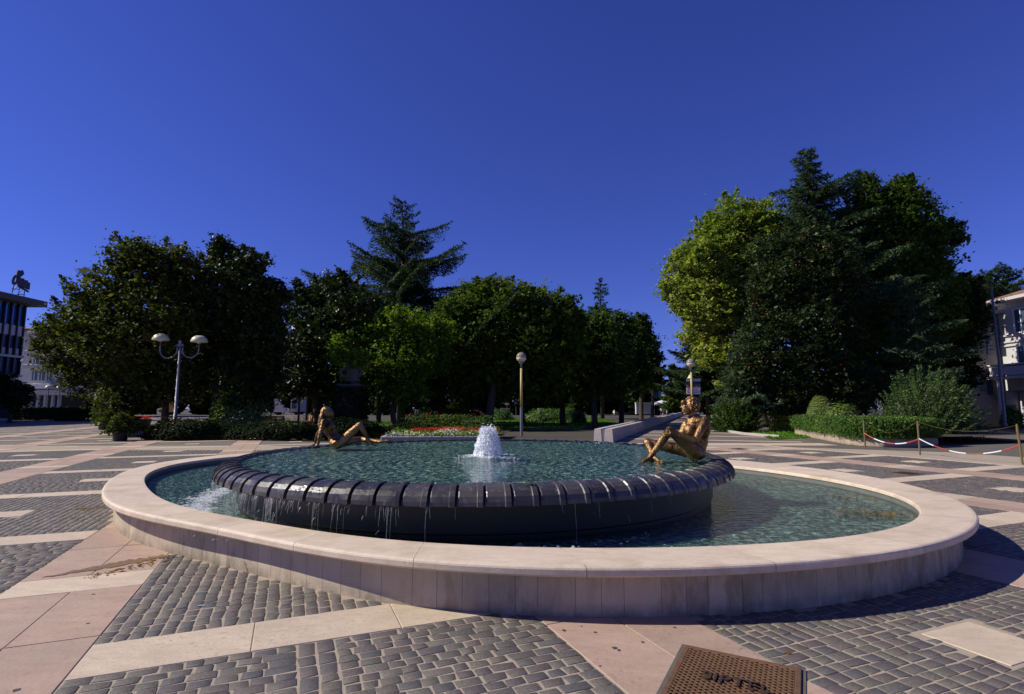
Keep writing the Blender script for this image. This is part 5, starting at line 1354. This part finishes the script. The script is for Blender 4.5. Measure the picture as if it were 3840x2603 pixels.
# far parasol, wall, small things beyond the park
Yp = 108; c = P(2484, 1500, Yp); e_ = P(2484, 1514, Yp)
r = empty('parasol', (c.x, Yp, 0), 'open white square parasol at the far end of the path', 'parasol')
mb = MB(); w = S(37, Yp); zt, ze = c.z, e_.z; cs = [(-w, -w * .8), (w, -w * .8), (w, w * .8), (-w, w * .8)]
vs = [(c.x, Yp, zt)] + [(c.x + a, Yp + b, ze) for a, b in cs] + [(c.x + a, Yp + b, ze - .28) for a, b in cs]
mb.add(vs, [(0, 1, 2), (0, 2, 3), (0, 3, 4), (0, 4, 1)] + [(1 + i, 5 + i, 5 + (i + 1) % 4, 1 + (i + 1) % 4) for i in range(4)]); mb.build('canopy', M['white'], r)
mb = MB(); mb.tube([(c.x, Yp, 0), (c.x, Yp, zt)], .04, 8); mb.build('pole', M['white'], r)
def wbox(name, lab, cat_, px0, py0, px1, py1, Y, dep, mat, part='body', group=None, extra=None):
    a, b = P(px0, py0, Y), P(px1, py1, Y); b.z = max(b.z, 0) if py1 > 1527 else b.z
    r = empty(name, ((a.x + b.x) / 2, Y, max(0, b.z)), lab, cat_, group)
    mb = MB(); mb.box(((a.x + b.x) / 2, Y + dep / 2, (a.z + b.z) / 2), (b.x - a.x, dep, a.z - b.z), bev=.02); mb.build(part, mat, r)
    if extra: extra(r, a, b)
    return r
def ex_win(n_, m_):
    def f(r, a, b):
        for i in range(n_):
            for j in range(m_):
                w = (b.x - a.x) / (n_ + .5); h = (a.z - b.z) / (m_ + .5); x = a.x + w * (i + .75); z = b.z + h * (j + .75)
                mb = MB(); mb.box((x, r.location.y - .03, z), (w * .5, .06, h * .55)); mb.build('window', M['glass'], r)
    return f
M['render'] = plain('white_render', (.50, .48, .47), .85, 0, .08, 1.5)
M['renderwarm'] = plain('warm_render', (.60, .54, .48), .85, 0, .1, 1.5)
wbox('far_building', 'pale far building between the dark tree row and the sky beyond the path', 'building', 2300, 1352, 2483, 1560, 126, 14, M['renderwarm'], 'wall', extra=ex_win(7, 4))
def ex_wall(r, a, b):
    mb = MB(); mb.box(((a.x + b.x) / 2, 99.97, a.z + .06), (b.x - a.x + .3, .9, .12)); mb.build('coping', M['renderwarm'], r)
wbox('garden_wall', 'sunlit white wall left of the far parasol', 'wall', 2385, 1512, 2455, 1553, 100, .8, M['render'], 'wall', extra=ex_wall)
def ex_house(r, a, b):
    mb = MB()
    for i in range(5): mb.box((b.x - .5 - i * .45, 80 - .2 + i * .01, b.z + .1 + i * .22), (.45, .5, .2 + i * .44))
    mb.build('steps', M['render'], r)
    mb = MB(); mb.box(((a.x + b.x) / 2, 81.5, a.z + .1), (b.x - a.x + .6, 5, .2)); mb.build('roof', M['rust'], r)
    mb = MB(); mb.box((a.x + .5, 81.95, (a.z + b.z) / 2), (.7, .1, 1.2)); mb.build('window', M['glass'], r)
wbox('small_house', 'little white walled house with steps glimpsed through the trees left of the statue', 'house', 1092, 1490, 1114, 1545, 82, 4, M['render'], 'wall', extra=ex_house)
def ex_post(r, a, b):
    mb = MB(); mb.box((a.x - .03, 75, b.z / 2), (.06, .06, a.z + .2)); mb.build('post', M['darkmetal'], r)
wbox('yellow_board', 'ochre yellow board standing upright behind the twin lamp pole', 'board', 626, 1508, 655, 1546, 75, .15, plain('ochre', (.42, .25, .06), .7), 'panel', extra=ex_post)
def ex_lid(r, a, b):
    mb = MB(); mb.box(((a.x + b.x) / 2, r.location.y + .5, a.z + .03), (b.x - a.x + .08, 1.2, .06)); mb.build('lid', M['white'], r)
LB = plain('pale_blue_paint', (.42, .60, .62), .6)
wbox('utility_box', 'pale blue box beyond the park, just right of the water jet', 'box', 1847, 1542, 1866, 1559, 70, .9, LB, group='boxes beyond the park', extra=ex_lid)
wbox('utility_box', 'pale blue upright box beyond the park, middle of the three', 'box', 1877, 1532, 1886, 1553, 72, .9, LB, group='boxes beyond the park', extra=ex_lid)
wbox('utility_box', 'long grey box beyond the park, left of the centre lamp pole', 'box', 1888, 1534, 1911, 1549, 74, .9, M['lampgrey'], group='boxes beyond the park', extra=ex_lid)
wbox('stone_block', 'pale stone block on the lawn right of the centre lamp', 'stone block', 2019, 1533, 2040, 1546, 66, .8, M['render'], extra=ex_lid)
for i, (px, p0, p1, lab) in enumerate(((1901, 1512, 1518, 'red signpost with a small white plate left of the centre lamp'), (1935, 1514, 1517, 'thin grey signpost immediately left of the centre lamp pole'))):
    b = P(px, 1550, 73); z = P(px, p0 - 18, 73).z; r = empty('signpost', (b.x, 73, 0), lab, 'signpost', 'signposts beyond the park')
    mb = MB(); mb.tube([(b.x, 73, 0), (b.x, 73, z)], .035, 6); mb.build('post', (M['red'], M['lampgrey'])[i], r)
    a, c = P(px - 8, p0, 73), P(px + 8, p1, 73); mb = MB(); mb.box(((a.x + c.x) / 2, 72.9, (a.z + c.z) / 2), (c.x - a.x, .04, a.z - c.z)); mb.build('plate', (M['white'], M['lampgrey'])[i], r)
b = P(1847, 1540, 78); r = empty('closed_parasol', (b.x, 78, 0), 'folded off white parasol beyond the park right of the jet', 'parasol')
mb = MB(); zt = P(1847, 1508, 78).z; mb.lathe((b.x, 78, 0), [(.12, .9), (.30, 1.1), (.28, 1.9), (.16, zt - .3), (.04, zt)], 12); mb.build('canopy', M['white'], r, smooth=True)
mb = MB(); mb.tube([(b.x, 78, 0), (b.x, 78, 1)], .04, 6); mb.build('pole', M['lampgrey'], r)
b = P(1783, 1550, 80); r = empty('parked_car', (b.x, 80, 0), 'small red car parked beyond the park trees, left of the pale boxes', 'car')
mb = MB(); mb.box((b.x, 80, .5), (2.6, 1.5, .55), bev=.12); mb.box((b.x - .1, 80, .98), (1.5, 1.35, .5), bev=.2); mb.build('body', M['red'], r)
mb = MB(); mb.box((b.x - .1, 80, .98), (1.2, 1.38, .3), bev=.05); mb.build('window', M['glass'], r)
for sx in (-.8, .8): mb = MB(); mb.tube([(b.x + sx, 79.2, .28), (b.x + sx, 80.8, .28)], .28, 14); mb.build('wheel', M['black'], r)
# tall pole on the right
b = G(3772, 1605); zt = P(3722, 1075, b.y).z
mb = MB(); mb.lathe(b, [(.16, 0), (.16, .3), (.11, .35), (.07, zt)], 12); r = mb.build('flag_pole', M['lampgrey'], None, loc=b, smooth=True); tag(r, 'tall thin grey pole in front of the white building on the right', 'pole')
# ------------------------------------------------------------ buildings
def Z(py, Y): return P(1920, py, Y).z
M['concrete'] = plain('grey_violet_panel', (.46, .44, .46), .8, 0, .1, 1)
M['rooftile'] = plain('brown_roof_tile', (.20, .10, .06), .9, 0, .3, 3)
M['skyglass'] = None
n = N('blue_reflecting_glass'); n.pr((.10, .22, .50), .05, Metallic=.6); M['skyglass'] = n.m
# left office block, facade along x = -63
bx0 = -63.0; Yf = 68.3
L1 = empty('office_building', (bx0 - 6, 55, 0), 'dark framed office block with tall windows and a rooftop sign at the left edge', 'building')
z = lambda py: Z(py, 67)
mb = MB(); mb.box((bx0 - 8.3, 48, z(1135) / 2), (16, Yf - 28, z(1135))); mb.build('wall', M['concrete'], L1)
mb = MB(); mb.box((bx0 - 7.5, 48.5, z(1128)), (17.8, Yf - 26, .75)); mb.build('roof', plain('roof_slab', (.09, .085, .08), .9), L1)
nb = 9
for k in range(nb):
    Y1 = Yf - .25 - k * .92
    for (p0, p1, mt) in ((1146, 1216, 'skyglass'), (1262, 1330, 'glass'), (1341, 1404, 'glass')):
        a0, a1 = z(p0), z(p1)
        f = MB(); f.box((bx0 - .24, Y1 - .42, (a0 + a1) / 2), (.10, .60, a0 - a1)); w = f.build('window', M[mt], L1)
        if p0 == 1262:
            f = MB(); f.box((bx0 - .16, Y1 - .42, a1 + (a0 - a1) * .18), (.05, .56, (a0 - a1) * .34)); f.build('blind', M['render'], w)
    mbf = MB(); mbf.box((bx0 - .05, Y1, z(1410) + (z(1140) - z(1410)) / 2), (.35, .16, z(1140) - z(1410))); mbf.build('mullion', M['black'], L1)
    mbf = MB(); mbf.box((bx0 - .12, Y1 - .46, (z(1221) + z(1258)) / 2), (.18, .74, z(1221) - z(1258))); mbf.build('spandrel_panel', M['render'], L1)
for p in (1336, 1408):
    mb = MB(); mb.box((bx0 - .02, 50, z(p)), (.5, Yf - 31.6, .28)); mb.build('floor_slab', M['render'], L1)
mb = MB(); mb.box((bx0 - .2, 50, z(1500)), (.12, Yf - 32, 4.4)); mb.build('shop_window', M['black'], L1)
sg = empty('rooftop_sign', (bx0, 64.5, z(1120)), 'dark rooftop lettering sign on a thin frame above the office block', 'sign')
def sp(px, py): # point on sign plane x = bx0
    Yq = 2000 * (-bx0) / (1920 - px) * 1.0; return Vector((bx0 + .3, Yq, P(px, py, Yq).z))
mb = MB()
for (a, b) in (((0, 1083), (30, 1085)), ((22, 1104), (50, 1105)), ((2, 1100), (6, 1070)), ((26, 1110), (30, 1078)), ((49, 1118), (50, 1090)), ((6, 1088), (20, 1074)), ((26, 1100), (40, 1084))): mb.tube([sp(*a), sp(*b)], .05, 6)
mb.build('frame', M['darkmetal'], sg)
n = N('sign_violet'); n.pr((.06, .06, .11), .8)
mb = MB()
ringp = [sp(9 + 8 * math.cos(t) + 2 * math.sin(t), 1050 - 15 * math.sin(t)) for t in np.linspace(0, 2 * math.pi, 20)]
mb.tube(ringp, .16, 6); mb.tube([sp(18, 1038), sp(26, 1022), sp(33, 1016)], [.25, .42, .15], 8)
mb.tube([sp(20, 1072), sp(64, 1094)], .12, 6); mb.tube([sp(20, 1066), sp(64, 1084)], .10, 6)
for i, (px, t0, t1) in enumerate(((24, 1042, 1068), (29, 1046, 1071), (34, 1044, 1074), (38, 1045, 1076), (43, 1054, 1078), (48, 1051, 1080), (53, 1052, 1082), (58, 1060, 1084), (62, 1060, 1086))):
    mb.tube([sp(px, t0), sp(px, t1)], .17, 6)
mb.build('letters', n.m, sg)
# left white apartment block with balconies
Yw = 90.0; z = lambda py: Z(py, Yw); x = lambda px: P(px, 1400, Yw).x
L2 = empty('apartment_building', (x(160), Yw, 0), 'white apartment block with curved balconies and a ground floor colonnade behind the wide left tree', 'building')
mb = MB(); mb.box(((x(60) + x(370)) / 2, Yw + 8, (z(1238) + z(1483)) / 2), (x(370) - x(60), 16, z(1238) - z(1483))); mb.build('wall', M['render'], L2)
mb = MB(); hr_ = z(1236); pts = [(x(54), Yw - 1.2, hr_), (x(380), Yw - 1.2, hr_), (x(380), Yw + 17, hr_), (x(54), Yw + 17, hr_), (x(110), Yw + 8, hr_ + 1.9), (x(330), Yw + 8, hr_ + 1.9)]
mb.add(pts, [(0, 1, 5, 4), (1, 2, 5), (2, 3, 4, 5), (3, 0, 4), (0, 3, 2, 1)]); mb.build('roof', M['rooftile'], L2)
for i, (p0, p1, xa, xb) in enumerate(((1248, 1262, 112, 205), (1316, 1333, 108, 215), (1368, 1385, 108, 230), (1440, 1458, 108, 220))):
    mb = MB(); mb.box(((x(xa) + x(xb)) / 2, Yw - .7, (z(p0) + z(p1)) / 2), (x(xb) - x(xa), 1.4, z(p0) - z(p1)), bev=.1); mb.build('balcony', M['render'], L2)
    if i < 3:
        for (w0, w1) in ((122, 140), (150, 168), (178, 196)):
            f = MB(); f.box(((x(w0) + x(w1)) / 2, Yw - .03, (z(p1 + 8) + z(p1 + 42)) / 2), (x(w1) - x(w0), .1, z(p1 + 8) - z(p1 + 42))); w_ = f.build('window', M['glass'], L2)
            f = MB(); f.box(((x(w0) + x(w1)) / 2, Yw - .1, (z(p1 + 8) + z(p1 + 42)) / 2), (.08, .06, z(p1 + 8) - z(p1 + 42))); f.build('frame', M['white'], w_)
mb = MB(); mb.box(((x(92) + x(330)) / 2, Yw - 2, (z(1466) + z(1483)) / 2), (x(330) - x(92), 4, z(1466) - z(1483))); mb.build('terrace', M['render'], L2)
for px in (98, 125, 151, 177, 198, 224, 250, 277, 300):
    mb = MB(); mb.box((x(px), Yw - 3.6, z(1483) / 2), (.35, .35, z(1483))); mb.build('column', M['render'], L2)
mb = MB(); mb.box(((x(92) + x(330)) / 2, Yw + .2, z(1483) / 2), (x(330) - x(92), .2, z(1483))); mb.build('recess_shade', M['black'], L2)  # black panel paints in the dark of the recess behind the columns
for i, (px, py) in enumerate(((183, 1455), (225, 1457))):
    c = P(px, py, 84); r = empty('street_lamp', (c.x, 84, 0), ('small cream dome lamp in front of the apartment terrace, left of the pair', 'small cream dome lamp in front of the apartment terrace, right of the pair')[i], 'street lamp')
    mb = MB(); mb.tube([(c.x, 84, 0), (c.x, 84, c.z)], .07, 8); mb.build('pole', M['lampgrey'], r)
    mb = MB(); mb.lathe((c.x, 84, c.z), [(.5, 0), (.45, .25), (.2, .4), (.01, .45)], 14, caps=False); mb.build('lamp_shade', M['shade'], r, smooth=True)
tree('dark_conifer', 'dark bushy conifer in front of the office block at the left edge', 58, 40, [(30, 1480, 50), (70, 1470, 36), (10, 1440, 40), (90, 1500, 25), (60, 1510, 36)], M['leaf_dark'], .3, .7, 13, .3, 170, .2)
for i, (px, Y, w) in enumerate(((110, 70, 12), (250, 76, 12), (350, 66, 8))):
    shrub('street_hedge', ('dark hedge in front of the office block ground floor', 'dark hedge in front of the colonnade', 'dark hedge beside the low-branched left tree')[i], px, Y, w, 1.5, 1.5, M['leaf_dark'], .25, 2600, 180 + i, box=True, cat='hedge')
# right building, L shaped
Rb = empty('white_building', (46.2, 46, 0), 'white two storey building with a balcony and dappled tree shade at the right edge', 'building')
z = lambda py: Z(py, 49); xw = 46.2
eave = z(1136)
mb = MB(); mb.box((xw + 6, 40, eave / 2 + 1.6), (12, 20, eave - 3.2)); mb.box((xw + 6.6, 40, 1.6), (10.8, 20, 3.2)); mb.box((xw + 6, 54.2, eave / 2 - .4), (12, 8.0, eave - .8)); mb.build('wall', M['render'], Rb)
mb = MB(); mb.box((xw - 2.3, 54.2, eave / 2 - .4), (4.7, 8, eave - .8)); mb.build('rear_wall', plain('shaded_render', (.26, .235, .21), .9, 0, .15, 1.2), Rb)  # white wing in shade: the shade is put into a darker wall colour
mb = MB(); mb.box((xw + 5.5, 39.9, eave + .12), (13.6, 21.2, .28), bev=.03); mb.box((xw - 2.5, 54.0, eave - .7), (5.2, 9, .25), bev=.03); mb.build('cornice', M['render'], Rb)
mb = MB(); hh = eave + .28; pts = [(xw - 1.2, 29.4, hh), (xw + 12.4, 29.4, hh), (xw + 12.4, 50.5, hh), (xw - 1.2, 50.5, hh), (xw + 5, 36, hh + 2.4), (xw + 5, 44, hh + 2.4)]
mb.add(pts, [(0, 1, 4), (1, 2, 5, 4), (2, 3, 5), (3, 0, 4, 5)]); mb.build('roof', M['rooftile'], Rb)
for Yc in (47.7, 44.4, 41.1, 37.8, 34.5):
    for (p0, p1) in ((1168, 1250), (1303, 1366)):
        f = MB(); f.box((xw - .02, Yc, (z(p0) + z(p1)) / 2), (.14, 1.25, z(p0) - z(p1))); w_ = f.build('window', M['glass'], Rb)
        f = MB(); hz_ = (z(p0) + z(p1)) / 2; H2 = z(p0) - z(p1)
        for (dy, dz, sy, sz) in ((0, H2 / 2 + .05, 1.5, .1), (0, -H2 / 2 - .05, 1.6, .12), (-.68, 0, .1, H2), (.68, 0, .1, H2), (0, 0, .07, H2)): f.box((xw - .1, Yc + dy, hz_ + dz), (.12, sy, sz))
        f.build('frame', M['white'], w_)
for p in (1258, 1282, 1296):
    mb = MB(); mb.box((xw - .06, 40, z(p)), (.2, 19.9, .14)); mb.build('string_course', M['render'], Rb)
mb = MB(); mb.box((xw - .9, 40, z(1371)), (1.9, 19.6, .14), bev=.02); mb.box((xw - 1.7, 40, (z(1378) + z(1410)) / 2), (.14, 19.2, z(1378) - z(1410))); mb.box((xw - .9, 40, z(1418)), (2.0, 19.6, .22), bev=.02); mb.build('balcony', M['render'], Rb)
for Yc in (49, 45.5, 42, 38.5, 35): mb = MB(); mb.lathe((xw - 1.5, Yc, 0), [(.28, 0), (.28, .2), (.2, .25), (.18, z(1424))], 14); mb.build('column', M['render'], Rb)
for (px, py0, py1) in ((3640, 1250, 1310), (3700, 1260, 1330), (3700, 1400, 1480)):
    a, b = P(px, py0, 50.1), P(px + 26, py1, 50.1); f = MB(); f.box(((a.x + b.x) / 2, 50.14, (a.z + b.z) / 2), (b.x - a.x, .12, a.z - b.z)); f.build('window', M['glass'], Rb)
mb = MB(); mb.box((xw - 2.3, 50.1, z(1378)), (4.6, .2, .16)); mb.build('string_course', M['render'], Rb)
for i, (px, Y) in enumerate(((3800, 44), (3790, 47))):
    shrub('portico_bush', ('green bush in front of the white building portico', 'small pale bush beside the white building column')[i], px, Y, 1.6, 1.7, 1.3, (M['yew'], M['shrubpale'])[i], .14, 1600, 190 + i)
# stray kerb at the park corner on the right
mb = MB(); ks = [G(2700, 1615), G(2790, 1630), G(2925, 1641)]
for a, b in zip(ks, ks[1:]): mb.box((a + b) / 2 + Vector((0, 0, .06)), ((b - a).length, .18, .14), math.atan2((b - a).y, (b - a).x), bev=.02)
tag(mb.build('kerb', M['bench'], None, loc=ks[1]), 'low stone kerb edging the lawn beside the yew shrub', 'kerb')
# ------------------------------------------------------------ camera, light, sky
cam = bpy.data.cameras.new('camera'); co = bpy.data.objects.new('camera', cam); COL.objects.link(co); scn.camera = co
cam.sensor_width = 36; cam.lens = 36 * F / 3840; cam.clip_end = 2000; cam.clip_start = .05
co.location = (0, 0, CAMZ); co.rotation_euler = (math.pi / 2 + PITCH, 0, 0)
EL = R(39); TT = R(1)
sd = Vector((-math.cos(EL) * math.cos(TT), -math.cos(EL) * math.sin(TT), math.sin(EL)))
sl = bpy.data.lights.new('sun', 'SUN'); sl.energy = 5.0; sl.angle = R(.5); sl.color = (1.0, .94, .83)
so = bpy.data.objects.new('sun', sl); COL.objects.link(so); so.rotation_euler = sd.to_track_quat('Z', 'Y').to_euler(); so.location = (0, 0, 30)
w = bpy.data.worlds.new('World'); scn.world = w; w.use_nodes = True; t = w.node_tree; t.nodes.clear()
sk = t.nodes.new('ShaderNodeTexSky'); sk.sky_type = 'NISHITA'; sk.sun_disc = False; sk.sun_elevation = EL; sk.sun_rotation = R(270 - 1)
sk.air_density = 1.0; sk.dust_density = .0; sk.ozone_density = 3.0; sk.altitude = 0
mx = t.nodes.new('ShaderNodeMix'); mx.data_type = 'RGBA'; mx.blend_type = 'MULTIPLY'; mx.inputs[0].default_value = 1.0; mx.inputs[7].default_value = (.56, .64, 1.72, 1)
bg = t.nodes.new('ShaderNodeBackground'); bg.inputs[1].default_value = .054; ou = t.nodes.new('ShaderNodeOutputWorld')
t.links.new(sk.outputs[0], mx.inputs[6]); t.links.new(mx.outputs[2], bg.inputs[0]); t.links.new(bg.outputs[0], ou.inputs[0])
scn.cycles.diffuse_bounces = 2; scn.cycles.transparent_max_bounces = 16
vs_ = scn.view_settings; vs_.view_transform = 'Standard'; vs_.look = 'None'; vs_.exposure = .17; vs_.gamma = 1
